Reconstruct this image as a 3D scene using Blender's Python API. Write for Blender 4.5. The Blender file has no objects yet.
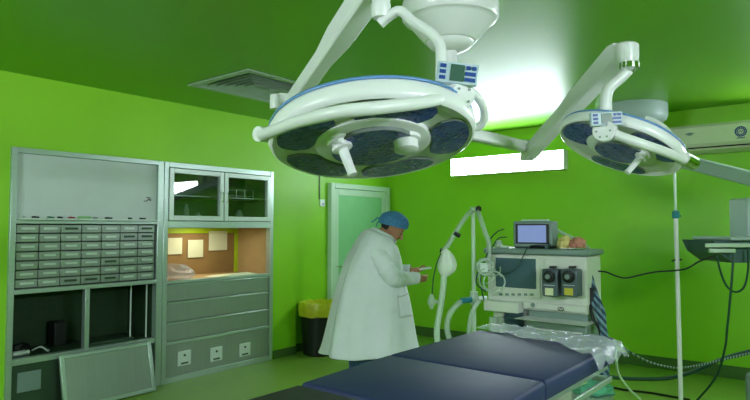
import bpy, math, random
from mathutils import Vector, Matrix, noise
random.seed(7)
C = bpy.context.scene.collection
PI = math.pi
# ---------------------------------------------------------------- camera calibration
FPX = 588.0; YAW = math.radians(38.9); PIT = math.atan(28/588); H = 1.53
FW = Vector((-math.sin(YAW)*math.cos(PIT), math.cos(YAW)*math.cos(PIT), math.sin(PIT)))
RT = Vector((math.cos(YAW), math.sin(YAW), 0))
UP = Vector((math.sin(YAW)*math.sin(PIT), -math.cos(YAW)*math.sin(PIT), math.cos(PIT)))
FH = Vector((-math.sin(YAW), math.cos(YAW), 0))
EYE = Vector((0, 0, H)); UZ = Vector((0, 0, 1))
def ray(x, y): return FW + RT*((x-375)/FPX) + UP*((200-y)/FPX)
def atX(x, y, v): r = ray(x, y); return EYE + r*(v/r.x)
def atY(x, y, v): r = ray(x, y); return EYE + r*(v/r.y)
def atZ(x, y, v): r = ray(x, y); return EYE + r*((v-H)/r.z)
def D(x, y, d): r = ray(x, y); return EYE + r*(d/r.dot(FH))
# ---------------------------------------------------------------- materials
def srgb(r, g, b):
    f = lambda c: (c/255/12.92 if c/255 <= .04045 else ((c/255+.055)/1.055)**2.4)
    return (f(r), f(g), f(b), 1)
MATS = {}
def mat(name, col, rough=.5, metal=0., emit=None, es=0., trans=0., var=.08, scale=6., bump=0., bscale=60., coat=0., spec=.5, alpha=1., ior=1.45, stretch=None):
    if name in MATS: return MATS[name]
    m = bpy.data.materials.new(name); m.use_nodes = True
    nt = m.node_tree; b = nt.nodes['Principled BSDF']; L = nt.links
    b.inputs['Base Color'].default_value = col
    b.inputs['Roughness'].default_value = rough; b.inputs['Metallic'].default_value = metal
    b.inputs['Specular IOR Level'].default_value = spec; b.inputs['IOR'].default_value = ior
    b.inputs['Coat Weight'].default_value = coat; b.inputs['Alpha'].default_value = alpha
    b.inputs['Transmission Weight'].default_value = trans
    if emit: b.inputs['Emission Color'].default_value = emit; b.inputs['Emission Strength'].default_value = es
    tc = nt.nodes.new('ShaderNodeTexCoord'); out = tc.outputs['Object']
    if stretch:
        mp = nt.nodes.new('ShaderNodeMapping'); mp.inputs['Scale'].default_value = stretch
        L.new(out, mp.inputs['Vector']); out = mp.outputs['Vector']
    if var > 0:
        n = nt.nodes.new('ShaderNodeTexNoise'); n.inputs['Scale'].default_value = scale; n.inputs['Detail'].default_value = 5
        L.new(out, n.inputs['Vector'])
        mr = nt.nodes.new('ShaderNodeMapRange'); mr.inputs['To Min'].default_value = 1-var; mr.inputs['To Max'].default_value = 1+var
        mr.inputs['From Min'].default_value = .25; mr.inputs['From Max'].default_value = .75
        L.new(n.outputs['Fac'], mr.inputs['Value'])
        vm = nt.nodes.new('ShaderNodeVectorMath'); vm.operation = 'SCALE'; vm.inputs[0].default_value = col[:3]
        L.new(mr.outputs['Result'], vm.inputs['Scale']); L.new(vm.outputs['Vector'], b.inputs['Base Color'])
        m2 = nt.nodes.new('ShaderNodeMath'); m2.operation = 'MULTIPLY'; m2.inputs[1].default_value = rough
        L.new(mr.outputs['Result'], m2.inputs[0]); L.new(m2.outputs[0], b.inputs['Roughness'])
    if bump > 0:
        n2 = nt.nodes.new('ShaderNodeTexNoise'); n2.inputs['Scale'].default_value = bscale; n2.inputs['Detail'].default_value = 4
        L.new(out, n2.inputs['Vector'])
        bp = nt.nodes.new('ShaderNodeBump'); bp.inputs['Strength'].default_value = bump; bp.inputs['Distance'].default_value = .01
        L.new(n2.outputs['Fac'], bp.inputs['Height']); L.new(bp.outputs['Normal'], b.inputs['Normal'])
    MATS[name] = m; return m
M_wall = mat('lime_wall_paint', srgb(142, 207, 36), .42, var=.05, scale=2, bump=.03, bscale=90)
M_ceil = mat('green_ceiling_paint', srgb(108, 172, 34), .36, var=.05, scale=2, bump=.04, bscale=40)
M_floor = mat('green_vinyl_floor', srgb(124, 158, 64), .38, var=.10, scale=9)
M_skirt = mat('green_skirting', srgb(74, 108, 50), .45)
M_steel = mat('brushed_steel', srgb(182, 198, 194), .34, .7, var=.06, scale=3, bump=.03, bscale=25, stretch=(1, 1, 14))
M_steelh = mat('brushed_steel_panel', srgb(160, 168, 166), .34, .7, var=.05, scale=2.5, bump=.015, bscale=25, stretch=(1, 12, 1))
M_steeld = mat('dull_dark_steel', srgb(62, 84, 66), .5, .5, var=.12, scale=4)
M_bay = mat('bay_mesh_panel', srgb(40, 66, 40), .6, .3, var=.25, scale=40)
M_chrome = mat('chrome', srgb(225, 228, 228), .12, 1, var=0)
M_alu = mat('white_aluminium', srgb(205, 215, 212), .35, .3, var=.04)
M_glass = mat('clear_glass', (.92, .97, .95, 1), .03, trans=1, var=0, ior=1.45)
def thin_glass():
    m = bpy.data.materials.new('thin_glass'); m.use_nodes = True; nt = m.node_tree; nt.nodes.clear()
    o = nt.nodes.new('ShaderNodeOutputMaterial'); mx = nt.nodes.new('ShaderNodeMixShader'); t = nt.nodes.new('ShaderNodeBsdfTransparent'); g = nt.nodes.new('ShaderNodeBsdfGlossy'); lw = nt.nodes.new('ShaderNodeLayerWeight'); pw = nt.nodes.new('ShaderNodeMath'); pw.operation = 'POWER'; pw.inputs[1].default_value = 4; fr = nt.nodes.new('ShaderNodeMath'); fr.operation = 'MULTIPLY_ADD'; fr.inputs[1].default_value = .9; fr.inputs[2].default_value = .09; lw.inputs['Blend'].default_value = .5
    t.inputs['Color'].default_value = (.92, .97, .95, 1); g.inputs['Roughness'].default_value = .02; nt.links.new(lw.outputs['Facing'], pw.inputs[0]); nt.links.new(pw.outputs[0], fr.inputs[0])
    nt.links.new(fr.outputs[0], mx.inputs['Fac']); nt.links.new(t.outputs[0], mx.inputs[1]); nt.links.new(g.outputs[0], mx.inputs[2]); nt.links.new(mx.outputs[0], o.inputs['Surface']); return m
M_glass = thin_glass()
M_board = mat('whiteboard', srgb(198, 206, 206), .45, var=.03)
M_white = mat('white_enamel', srgb(236, 236, 240), .3, var=.02, coat=.2)
M_whitec = mat('cream_enamel', srgb(222, 222, 224), .35, var=.02)
M_lens = mat('blue_led_lens', srgb(52, 76, 150), .3, var=.5, scale=34, bump=.5, bscale=60, coat=.4)
M_lensrim = mat('lens_lip', srgb(110, 120, 118), .5)
M_stripe = mat('blue_stripe', srgb(112, 156, 220), .35, var=0)
M_blue = mat('blue_buttons', srgb(38, 70, 150), .4, var=0)
M_lcd = mat('lcd_screen', srgb(70, 100, 90), .2, var=.05)
M_panelw = mat('panel_pale_blue', srgb(190, 208, 222), .4, var=0)
M_rubber = mat('black_rubber', srgb(14, 18, 18), .55, var=.1)
M_pad = mat('navy_table_pad', srgb(46, 54, 94), .55, var=.06, scale=8, bump=.05, bscale=300, spec=.3)
M_padd = mat('black_table_pad', srgb(10, 15, 20), .6, var=.08, scale=8, bump=.05, bscale=300)
M_coat = mat('white_cotton', srgb(222, 226, 234), .85, var=.05, scale=3, bump=1.0, bscale=11)
M_coatseam = mat('cotton_seam', srgb(180, 190, 182), .9, var=0)
M_skin = mat('skin', srgb(176, 122, 96), .5, var=.08, scale=30)
M_hair = mat('dark_hair', srgb(24, 20, 20), .7, var=.2, scale=80)
M_cap = mat('blue_cap_cloth', srgb(70, 125, 180), .8, var=.3, scale=55, bump=.3, bscale=60)
M_scrub = mat('blue_scrub_trousers', srgb(62, 92, 132), .8, bump=.2, bscale=20)
M_shoe = mat('dark_clog', srgb(40, 44, 50), .6)
M_bin = mat('black_bin_plastic', srgb(16, 20, 18), .45)
M_bag = mat('yellow_bag_film', srgb(190, 190, 40), .35, var=.15, scale=20, bump=.5, bscale=25)
M_mach = mat('machine_plastic', srgb(212, 214, 208), .45, var=.02)
M_machd = mat('machine_grey', srgb(120, 140, 136), .45, var=.04)
M_screen = mat('dark_screen', srgb(74, 98, 112), .2, var=.05, scale=3)
M_screenon = mat('lit_monitor_screen', srgb(90, 110, 150), .15, emit=srgb(150, 165, 225), es=.35, var=.1)
M_vap = mat('vaporiser_grey', srgb(78, 92, 104), .4)
M_yellow = mat('yellow_label', srgb(200, 190, 60), .5, var=0)
M_black = mat('black_plastic', srgb(22, 26, 28), .4)
M_clear = mat('translucent_hose', srgb(205, 222, 212), .3, var=.05, alpha=.42, bump=.3, bscale=120)
M_bagw = mat('translucent_breathing_bag', srgb(226, 236, 226), .4, var=.04, alpha=.92)
M_film = mat('clear_plastic_film', srgb(225, 230, 245), .10, var=.05, alpha=.26, bump=1.0, bscale=22, spec=1.)
M_tube = mat('pale_green_tube', srgb(190, 215, 190), .4, var=0)
M_teal = mat('teal_plastic', srgb(40, 125, 140), .4)
M_dgreen = mat('dark_green_hose', srgb(20, 70, 50), .5)
M_paper = mat('paper', srgb(225, 225, 190), .8, var=.04)
M_beige = mat('cream_cloth', srgb(215, 195, 130), .8, bump=.4, bscale=30)
M_pink = mat('pink_cloth', srgb(195, 130, 115), .8, bump=.4, bscale=30)
M_brown = mat('brown_board', srgb(150, 118, 70), .8, var=.1)
M_ygreen = mat('yellow_green_paint', srgb(175, 205, 30), .5)
M_shelfb = mat('tan_ledge', srgb(180, 150, 100), .7)
M_frost = mat('frosted_green_glass', srgb(140, 205, 150), .5, var=.04)
M_doorfr = mat('door_frame_white', srgb(200, 225, 205), .4, var=.02)
M_tealcloth = mat('teal_cloth', srgb(90, 165, 140), .85, bump=.3, bscale=20)
M_drapeblk = mat('vent_void', srgb(6, 14, 10), .8)
M_vent = mat('vent_aluminium', srgb(175, 190, 182), .45, .2)
M_red = mat('red_plastic', srgb(150, 40, 50), .5, var=0)
M_green = mat('green_plastic', srgb(30, 110, 70), .5, var=0)
M_lgreen = mat('pale_green_eraser', srgb(130, 190, 120), .7, var=0)
M_boom = mat('boom_grey', srgb(176, 190, 196), .4, var=.03)
M_boomd = mat('boom_dark_grey', srgb(70, 96, 104), .45)
M_acb = mat('air_conditioner_body', srgb(206, 214, 182), .4, var=.02)
M_bstripe = None
def stripes(name, c1, c2, scale):
    m = bpy.data.materials.new(name); m.use_nodes = True; nt = m.node_tree; b = nt.nodes['Principled BSDF']
    tc = nt.nodes.new('ShaderNodeTexCoord'); w = nt.nodes.new('ShaderNodeTexWave'); w.bands_direction = 'DIAGONAL' if scale < 12 else 'X'; w.inputs['Scale'].default_value = scale
    r = nt.nodes.new('ShaderNodeValToRGB'); r.color_ramp.interpolation = 'CONSTANT'
    r.color_ramp.elements[0].color = c1; r.color_ramp.elements[1].color = c2; r.color_ramp.elements[1].position = .5
    nt.links.new(tc.outputs['Object'], w.inputs['Vector']); nt.links.new(w.outputs['Fac'], r.inputs['Fac']); nt.links.new(r.outputs['Color'], b.inputs['Base Color'])
    b.inputs['Roughness'].default_value = .5; return m
M_stripehose = stripes('striped_hose', srgb(24, 60, 45), srgb(140, 165, 145), 16)
M_cableblue = stripes('blue_white_hose', srgb(34, 58, 88), srgb(112, 142, 162), 10)
def light_mat(name, col, s):
    m = bpy.data.materials.new(name); m.use_nodes = True; b = m.node_tree.nodes['Principled BSDF']
    b.inputs['Base Color'].default_value = (.8, .8, .8, 1); b.inputs['Emission Color'].default_value = col; b.inputs['Emission Strength'].default_value = s
    return m
E_MAIN = 24; E_SIDE = 34; E_REAR = 62
M_lit = light_mat('lit_diffuser', (.82, .94, 1.0, 1), E_MAIN)
M_lit2 = light_mat('lit_diffuser_side', (.84, .90, 1.0, 1), E_SIDE)
M_lit3 = light_mat('added_fill_diffuser', (.84, .90, 1.0, 1), E_REAR)  # emission of the two added fill lights out of view
# ---------------------------------------------------------------- mesh builder
def frame(axis, up=None):
    z = Vector(axis).normalized()
    u = Vector(up) if up is not None else (UZ if abs(z.z) < .95 else Vector((1, 0, 0)))
    x = u.cross(z).normalized(); y = z.cross(x)
    return x, y, z
class MB:
    def __init__(s): s.v = []; s.f = []; s.m = []; s.mi = 0
    def add(s, vs, fs):
        o = len(s.v); s.v += [Vector(q) for q in vs]; s.f += [tuple(i+o for i in f) for f in fs]; s.m += [s.mi]*len(fs); return s
    def box(s, a, b):
        x0, y0, z0 = [min(a[i], b[i]) for i in range(3)]; x1, y1, z1 = [max(a[i], b[i]) for i in range(3)]
        return s.hexa([(x0,y0,z0),(x1,y0,z0),(x1,y1,z0),(x0,y1,z0),(x0,y0,z1),(x1,y0,z1),(x1,y1,z1),(x0,y1,z1)])
    def hexa(s, vs): return s.add(vs, [(0,3,2,1),(4,5,6,7),(0,1,5,4),(1,2,6,5),(2,3,7,6),(3,0,4,7)])
    def obox(s, c, ax, hx, hy, hz):
        c = Vector(c); X, Y, Z = [Vector(a).normalized() for a in ax]
        return s.hexa([c+X*(hx*i)+Y*(hy*j)+Z*(hz*k) for k in (-1, 1) for i, j in ((-1,-1),(1,-1),(1,1),(-1,1))])
    def loft(s, rings, cap=True, closed=True):
        n = len(rings[0]); vs = [p for r in rings for p in r]; fs = []
        for i in range(len(rings)-1):
            for j in range(n if closed else n-1):
                k = (j+1) % n; fs.append((i*n+j, i*n+k, (i+1)*n+k, (i+1)*n+j))
        if cap: fs.append(tuple(range(n-1, -1, -1))); fs.append(tuple((len(rings)-1)*n+j for j in range(n)))
        return s.add(vs, fs)
    def tube(s, pts, r, n=10, cap=True, sq=None):
        pts = [Vector(p) for p in pts]; rs = r if isinstance(r, (list, tuple)) else [r]*len(pts)
        rings = []; px = None
        for i, p in enumerate(pts):
            t = ((pts[min(i+1, len(pts)-1)]-p).normalized() + (p-pts[max(i-1, 0)]).normalized())
            if t.length < 1e-6: t = UZ
            t.normalize()
            if px is None: x, y, _ = frame(t)
            else:
                x = (px - t*px.dot(t)).normalized(); y = t.cross(x)
            px = x
            rings.append([p + (x*math.cos(2*PI*j/n) + y*math.sin(2*PI*j/n))*rs[i] for j in range(n)])
        return s.loft(rings, cap)
    def lathe(s, c, axis, prof, n=32, up=None):
        x, y, z = frame(axis, up); c = Vector(c)
        rings = [[c + z*h + (x*math.cos(2*PI*j/n)+y*math.sin(2*PI*j/n))*max(r, 1e-4) for j in range(n)] for r, h in prof]
        return s.loft(rings, True)
    def cyl(s, a, b, r, n=20, r2=None):
        a = Vector(a); b = Vector(b); return s.lathe(a, b-a, [(r, 0), (r2 if r2 is not None else r, (b-a).length)], n)
    def ell(s, c, rx, ry, rz, ax=None, n=16, k=10):
        X, Y, Z = ax or (Vector((1,0,0)), Vector((0,1,0)), UZ); c = Vector(c)
        rings = []
        for i in range(k+1):
            t = PI*i/k; q = max(math.sin(t), .002)
            rings.append([c + X*(rx*q*math.cos(2*PI*j/n)) + Y*(ry*q*math.sin(2*PI*j/n)) - Z*(rz*math.cos(t)) for j in range(n)])
        return s.loft(rings, True)
    def build(s, name, m, parent=None, smooth=40, bevel=0, solid=0, subs=0):
        me = bpy.data.meshes.new(name)
        org = sum(s.v, Vector())/len(s.v)
        mn = Vector([min(v[i] for v in s.v) for i in range(3)]); mx = Vector([max(v[i] for v in s.v) for i in range(3)])
        org = Vector(((mn.x+mx.x)/2, (mn.y+mx.y)/2, mn.z))
        me.from_pydata([v-org for v in s.v], [], s.f); me.update()
        for mm in (m if isinstance(m, (list, tuple)) else [m]): me.materials.append(mm)
        if isinstance(m, (list, tuple)):
            for p, i in zip(me.polygons, s.m): p.material_index = i
        o = bpy.data.objects.new(name, me); C.objects.link(o)
        if smooth:
            me.polygons.foreach_set('use_smooth', [True]*len(me.polygons)); me.set_sharp_from_angle(angle=math.radians(smooth))
        if solid: md = o.modifiers.new('solid', 'SOLIDIFY'); md.thickness = solid; md.offset = 0
        if subs: md = o.modifiers.new('sub', 'SUBSURF'); md.levels = subs; md.render_levels = subs
        if bevel: md = o.modifiers.new('bevel', 'BEVEL'); md.width = bevel; md.segments = 2; md.limit_method = 'ANGLE'; md.angle_limit = math.radians(50)
        if parent is not None:
            pw = Vector(parent['_w']) if '_w' in parent else parent.location
            o.location = org - pw; o.parent = parent
        else: o.location = org
        o['_w'] = list(org)
        return o
def empty(name, loc, label, cat, group=None):
    o = bpy.data.objects.new(name, None); C.objects.link(o); o.location = Vector(loc); o['_w'] = list(loc); o.empty_display_size = .1
    return tag(o, label, cat, group)
def tag(o, label, cat, group=None, kind=None):
    o['label'] = label; o['category'] = cat
    if group: o['group'] = group
    if kind: o['kind'] = kind
    return o
def struct(mb, name, m, **k):
    o = mb.build(name, m, **k); o['kind'] = 'structure'; return o
def smooth_path(pts, k=6):
    pts = [Vector(p) for p in pts]; out = []
    for i in range(len(pts)-1):
        p0 = pts[max(i-1, 0)]; p1 = pts[i]; p2 = pts[i+1]; p3 = pts[min(i+2, len(pts)-1)]
        for j in range(k):
            t = j/k
            out.append(.5*((2*p1)+(p2-p0)*t+(2*p0-5*p1+4*p2-p3)*t*t+(3*p1-p0-3*p2+p3)*t**3))
    out.append(pts[-1]); return out
# ---------------------------------------------------------------- room shell
XL = -5.29; YB = 7.0; XR = 2.6; YF = -2.4; ZC = 2.8; XREC = -5.37; YS = 5.02
CY0, CY1, CZ0, CZ1 = 1.84, 4.62, .05, 2.19      # opening the steel units fill
w = MB()
w.box((XL-.12, YF, 0), (XL, CY0, ZC)); w.box((XL-.12, CY1, 0), (XL, YS, ZC)); w.box((XL-.12, CY0, CZ1), (XL, CY1, ZC)); w.box((XL-.12, CY0, 0), (XL, CY1, CZ0))
w.box((XREC-.12, YS, 0), (XREC, YB+.1, ZC))
struct(w, 'wall_left', M_wall, smooth=0)
struct(MB().box((XREC-.12, YB, 0), (XR+.1, YB+.12, ZC)), 'wall_back', M_wall, smooth=0)
struct(MB().box((XR, YF, 0), (XR+.12, YB, ZC)), 'wall_right', M_wall, smooth=0)
struct(MB().box((XL-.12, YF-.12, 0), (XR+.1, YF, ZC)), 'wall_front', M_wall, smooth=0)
struct(MB().box((XREC-.12, YF-.12, -.1), (XR+.12, YB+.12, 0)), 'floor', M_floor, smooth=0)
VX0, VX1, VY0, VY1 = -4.5, -3.73, 3.0, 3.93
c = MB()
c.box((XREC-.12, YF-.12, ZC), (VX0, YB+.12, ZC+.1)); c.box((VX1, YF-.12, ZC), (XR+.12, YB+.12, ZC+.1))
c.box((VX0, YF-.12, ZC), (VX1, VY0, ZC+.1)); c.box((VX0, VY1, ZC), (VX1, YB+.12, ZC+.1))
struct(c, 'ceiling', M_ceil, smooth=0)
b = MB(); b.box((XL, YF, 0), (XL+.012, CY0-.01, .10)); b.box((XL, CY1+.03, 0), (XL+.012, YS, .10)); b.box((XREC, YS, 0), (XREC+.012, 5.63, .10))
struct(b, 'baseboard_left', M_skirt, bevel=.004)
struct(MB().box((XREC, YB-.012, 0), (XR, YB, .13)), 'baseboard_back', M_skirt, bevel=.004)
struct(MB().box((XR-.012, YF, 0), (XR, YB-.012, .13)), 'baseboard_right', M_skirt, bevel=.004)
# door in the recess of the left wall
dy0, dy1, dz = 5.655, 6.93, 2.13; xr = XREC
d = MB(); d.box((xr, dy0, 0), (xr+.07, dy0+.07, dz)); d.box((xr, dy1-.07, 0), (xr+.07, dy1, dz)); d.box((xr, dy0+.07, dz-.07), (xr+.07, dy1-.07, dz))
do = struct(d, 'door_1', M_doorfr, bevel=.006)
q = MB(); q.box((xr+.01, dy0+.075, .01), (xr+.045, dy0+.17, dz-.075)); q.box((xr+.01, dy1-.17, .01), (xr+.045, dy1-.075, dz-.075))
q.box((xr+.01, dy0+.17, dz-.16), (xr+.045, dy1-.17, dz-.075)); q.box((xr+.01, dy0+.17, .01), (xr+.045, dy1-.17, .16)); q.build('door_sash', M_doorfr, do, bevel=.004)
MB().box((xr+.02, dy0+.17, .16), (xr+.034, dy1-.17, dz-.16)).build('frosted_pane', M_frost, do)
h = MB(); hp = Vector((xr+.05, dy0+.13, 1.02)); h.cyl(hp, hp+Vector((.045, 0, 0)), .012); h.tube([hp+Vector((.045,0,0)), hp+Vector((.045,.11,0))], .009); h.build('door_handle', M_chrome, do)
# switch plate with conduit on the left wall recess
sw = empty('light_switch', (xr, 5.47, 1.80), 'white square light switch on the green wall left of the frosted door', 'switch')
p = atX(322, 203, xr); MB().box((xr, p.y-.045, p.z-.045), (xr+.012, p.y+.045, p.z+.045)).build('switch_plate', M_alu, sw, bevel=.004)
MB().box((xr+.012, p.y-.01, p.z-.02), (xr+.018, p.y+.025, p.z-.005)).build('rocker', M_machd, sw)
MB().box((xr, p.y-.06, p.z+.045), (xr+.012, p.y-.045, ZC)).build('cable_conduit', M_skirt, sw)
# ---------------------------------------------------------------- wall light fixtures
def wall_light(name, label, c0, c1, out, m, grp='wall light boxes'):
    # c0,c1: two opposite lower/upper corners on the wall, out: direction into room
    c0 = Vector(c0); c1 = Vector(c1); o_ = Vector(out)
    t = empty(name, ((c0.x+c1.x)/2, (c0.y+c1.y)/2, c0.z), label, 'light fixture')
    hb_ = MB(); k_ = Vector((.011 if c0.x != c1.x else 0, .011 if c0.y != c1.y else 0, 0)); D_ = o_*.124; zz_ = Vector((0, 0, .011))
    hb_.box(c0, c1+o_*.05)
    hb_.box(c0+o_*.05, Vector((c1.x, c1.y, c0.z+.011))+D_); hb_.box(Vector((c0.x, c0.y, c1.z-.011))+o_*.05, c1+D_)
    hb_.box(c0+zz_+o_*.05, c0+k_+D_+UZ*(c1.z-c0.z-.011)); hb_.box(c1-zz_+o_*.05, c1-k_+D_-UZ*(c1.z-c0.z-.011))
    hb_.build('housing', M_white, t)
    e = Vector((.012 if c0.x != c1.x else 0, .012 if c0.y != c1.y else 0, .012))
    if abs(o_.y) > 0: e.y = 0
    else: e.x = 0
    MB().box(c0+e+o_*.051, c1-e+o_*.126).build('diffuser', m, t)
    return t
wall_light('wall_light', 'glowing rectangular wall light beside the air conditioner, seen behind the lamp arms', (-4.22, YB, 2.235), (-2.64, YB, 2.475), (0, -1, 0), M_lit)
wall_light('wall_light', 'glowing wall light on the back wall right of the air conditioner', (-.45, YB, 2.235), (1.15, YB, 2.475), (0, -1, 0), M_lit2)
wall_light('wall_light', 'added fill light shaped like a wall light, unseen on the wall facing the back wall', (-3.3, YF, 2.235), (-1.7, YF, 2.475), (0, 1, 0), M_lit3)  # added behind the camera as fill, a guess to lift the room brightness
wall_light('wall_light', 'added fill light shaped like a wall light, unseen on the right hand wall', (XR, .6, 2.235), (XR, 2.2, 2.475), (-1, 0, 0), M_lit3)  # second added fill light, out of view, guessed for overall brightness
# ---------------------------------------------------------------- ceiling diffuser
v = empty('ceiling_vent', ((VX0+VX1)/2, (VY0+VY1)/2, ZC-.02), 'square four way louvred air vent in the green ceiling', 'vent')
def rrect(ins, z): return [Vector((VX0+ins, VY0+ins, z)), Vector((VX1-ins, VY0+ins, z)), Vector((VX1-ins, VY1-ins, z)), Vector((VX0+ins, VY1-ins, z))]
MB().loft([rrect(-.03, ZC-.001), rrect(-.03, ZC-.012), rrect(.03, ZC-.012), rrect(.03, ZC+.06)], cap=False).build('vent_frame', M_vent, v, smooth=0)
lb = MB(); nb = 6
for i in range(nb):
    a = .034+i*.058; lb.loft([rrect(a+.034, ZC+.034), rrect(a, ZC-.002), rrect(a, ZC-.009), rrect(a+.003, ZC-.009), rrect(a+.038, ZC+.033)], cap=False)
lb.build('louvre_blades', M_vent, v, smooth=0)
MB().box((VX0-.005, VY0-.005, ZC+.09), (VX1+.005, VY1+.005, ZC+.1)).build('duct_backing', M_drapeblk, v, smooth=0)
# ---------------------------------------------------------------- air conditioner
ac = empty('air_conditioner', (-.8, 6.8, 2.31), 'long cream wall mounted air conditioner near the ceiling at right', 'air conditioner')
yf = 6.79; ax0, ax1 = -1.62, -.57
prof = [(YB-.005, 2.585), (yf+.03, 2.60), (yf, 2.57), (yf-.005, 2.40), (yf+.04, 2.33), (yf+.10, 2.305), (YB-.005, 2.305)]
MB().loft([[Vector((x, y, z)) for y, z in prof] for x in (ax0, ax1)]).build('casing', M_acb, ac, bevel=.008, smooth=30)
MB().box((ax0+.04, yf+.005, 2.352), (ax1-.04, yf+.045, 2.362)).build('air_outlet', M_drapeblk, ac)
MB().obox(((ax0+ax1)/2, yf+.055, 2.326), (Vector((1,0,0)), Vector((0, 1, -.45)), Vector((0,.45,1))), .47, .03, .004).build('louvre_flap', M_acb, ac)
def ring_pts(c, r, n=28): return [Vector((c.x+r*math.cos(2*PI*i/n), c.y, c.z+r*math.sin(2*PI*i/n))) for i in range(n+1)]
e1 = Vector((-1.268, yf-.008, 2.505)); bm = MB(); bm.ell(e1, .03, .004, .016); bm.tube([e1+Vector((-.045,0,-.002)), e1+Vector((-.01,-.003,.01)), e1+Vector((.045,0,.004))], .004, 6)
bm.build('maker_emblem', M_machd, ac)
e2 = Vector((-.814, yf-.006, 2.487)); bm = MB(); bm.tube(ring_pts(e2, .047), .006, 6); bm.tube(ring_pts(e2, .03), .004, 6)
for i in range(14):
    a = 2*PI*i/14; q1 = e2+Vector((math.cos(a)*.032, 0, math.sin(a)*.032)); q2 = e2+Vector((math.cos(a)*.046, 0, math.sin(a)*.046)); bm.tube([q1, q2], .004, 5)
bm.tube([e2+Vector((-.018,0,-.008)), e2+Vector((-.006,0,.012)), e2+Vector((.004,0,-.006)), e2+Vector((.018,0,.010))], .004, 5)
bm.tube([e2+Vector((-.035,0,-.066)), e2+Vector((-.015,0,-.060)), e2+Vector((.01,0,-.067)), e2+Vector((.035,0,-.060))], .005, 5)
bm.build('round_blue_sticker', M_blue, ac)
# ---------------------------------------------------------------- steel wall units
XI = XL-.5; XF = XL+.035
def yz(mb, y0, y1, z0, z1, x0, x1): return mb.box((x0, y0, z0), (x1, y1, z1))
YM = 3.2
LU = empty('steel_wall_cabinet', (XL, 2.5, .05), 'left half of the built-in steel wall unit, with the whiteboard and small drawers', 'cabinet')
f = MB()
yz(f, CY0, YM-.002, 0, .058, XL+.001, XF-.01); yz(f, CY0, 1.885, .05, CZ1, XL-.04, XF); yz(f, 3.135, YM-.002, .05, CZ1, XL-.04, XF); yz(f, 1.885, 3.135, 2.145, CZ1, XL-.04, XF)
yz(f, 1.885, 3.135, 1.565, 1.598, XL-.04, XF); yz(f, 1.885, 3.135, .992, 1.03, XL-.04, XF); yz(f, 2.46, 2.50, .46, .992, XL-.04, XF-.01)
yz(f, 1.885, 3.135, .42, .47, XL-.04, XF-.01)
f.build('frame', M_steel, LU, bevel=.004)
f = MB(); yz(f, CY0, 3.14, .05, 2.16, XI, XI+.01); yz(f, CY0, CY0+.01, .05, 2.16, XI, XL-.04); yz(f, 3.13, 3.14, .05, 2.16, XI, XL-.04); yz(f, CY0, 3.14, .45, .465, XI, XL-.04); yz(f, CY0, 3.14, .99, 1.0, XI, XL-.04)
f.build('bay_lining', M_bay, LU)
MB().box((XL-.02, 1.885, 1.60), (XL, 3.135, 2.145)).build('whiteboard', M_board, LU)
f = MB(); yz(f, 1.885, 3.135, 1.598, 1.604, XL, XF+.05); yz(f, 1.885, 3.135, 1.604, 1.612, XF+.045, XF+.05)
f.build('pen_ledge', M_alu, LU)
# scribble on the board
sc = MB(); s0 = atX(149, 200, XL+.002); k = .011
for a, bb in (((-1.5,2.2),(1,2.0)), ((-.8,1.4),(1.3,-.9)), ((-1.4,-.8),(1.0,1.0)), ((-3,-1.2),(-1,-.8)), ((.1,.3),(1.2,.8))):
    sc.tube([s0+Vector((0,a[0]*k*1.6,a[1]*k)), s0+Vector((0,bb[0]*k*1.6,bb[1]*k))], .0035, 5)
sc.build('pen_scribble', M_black, LU)
dw = (3.125-1.895)/7; dh = (1.56-1.035)/7
for r in range(7):
    for cidx in range(7):
        y0 = 1.895+dw*cidx; z0 = 1.035+dh*r
        dr = MB(); yz(dr, y0+.004, y0+dw-.004, z0+.004, z0+dh-.004, XL-.2, XL+.008); dro = dr.build('drawer', M_steelh, LU, bevel=.003)
        lb = MB(); ys = y0+dw*(.20+.04*random.random()); ye = y0+dw*(.80-.05*random.random())
        lb.box((XL+.009, ys, z0+dh*.42), (XL+.022, ye, z0+dh*.66))
        lb.build('label_holder', M_alu if random.random() > .14 else M_steeld, dro)
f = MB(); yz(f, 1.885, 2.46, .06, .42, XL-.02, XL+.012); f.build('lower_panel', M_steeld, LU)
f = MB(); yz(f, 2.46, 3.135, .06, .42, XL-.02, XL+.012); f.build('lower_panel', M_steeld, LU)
g = atX(29, 381, XL+.012); f = MB(); f.box((XL+.012, g.y-.09, g.z-.08), (XL+.02, g.y+.09, g.z+.08)); f.build('socket_plate', M_machd, LU, bevel=.003)
f = MB(); f.tube([(XL-.12, 2.96, .47), (XL-.12, 2.96, .99)], .008); f.tube([(XL-.08, 3.10, .47), (XL-.08, 3.10, .99)], .008); f.build('shelf_rod', M_alu, LU)
RU = empty('steel_wall_cabinet', (XL, 3.9, .05), 'right half of the built-in steel wall unit, with glass doors above an open hatch', 'cabinet')
f = MB()
yz(f, YM+.002, CY1, 0, .058, XL+.001, XF-.01); yz(f, YM+.002, 3.25, .05, CZ1, XL-.04, XF); yz(f, 4.57, CY1, .05, CZ1, XL-.04, XF); yz(f, 3.25, 4.57, 2.135, CZ1, XL-.04, XF); yz(f, 3.25, 4.57, 1.53, 1.60, XL-.04, XF)
yz(f, 3.25, 4.57, .975, 1.005, XL-.04, XF); yz(f, 3.25, 4.57, .375, .405, XL-.04, XF-.006)
f.build('frame', M_steel, RU, bevel=.004)
f = MB(); yz(f, YM, CY1, 1.585, 2.17, XI, XI+.01); yz(f, YM, YM+.01, 1.585, 2.17, XI, XL-.04); yz(f, CY1-.01, CY1, 1.585, 2.17, XI, XL-.04); yz(f, YM, CY1, 1.585, 1.595, XI, XL-.04); yz(f, YM, CY1, 2.165, 2.175, XI, XL-.04)
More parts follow.
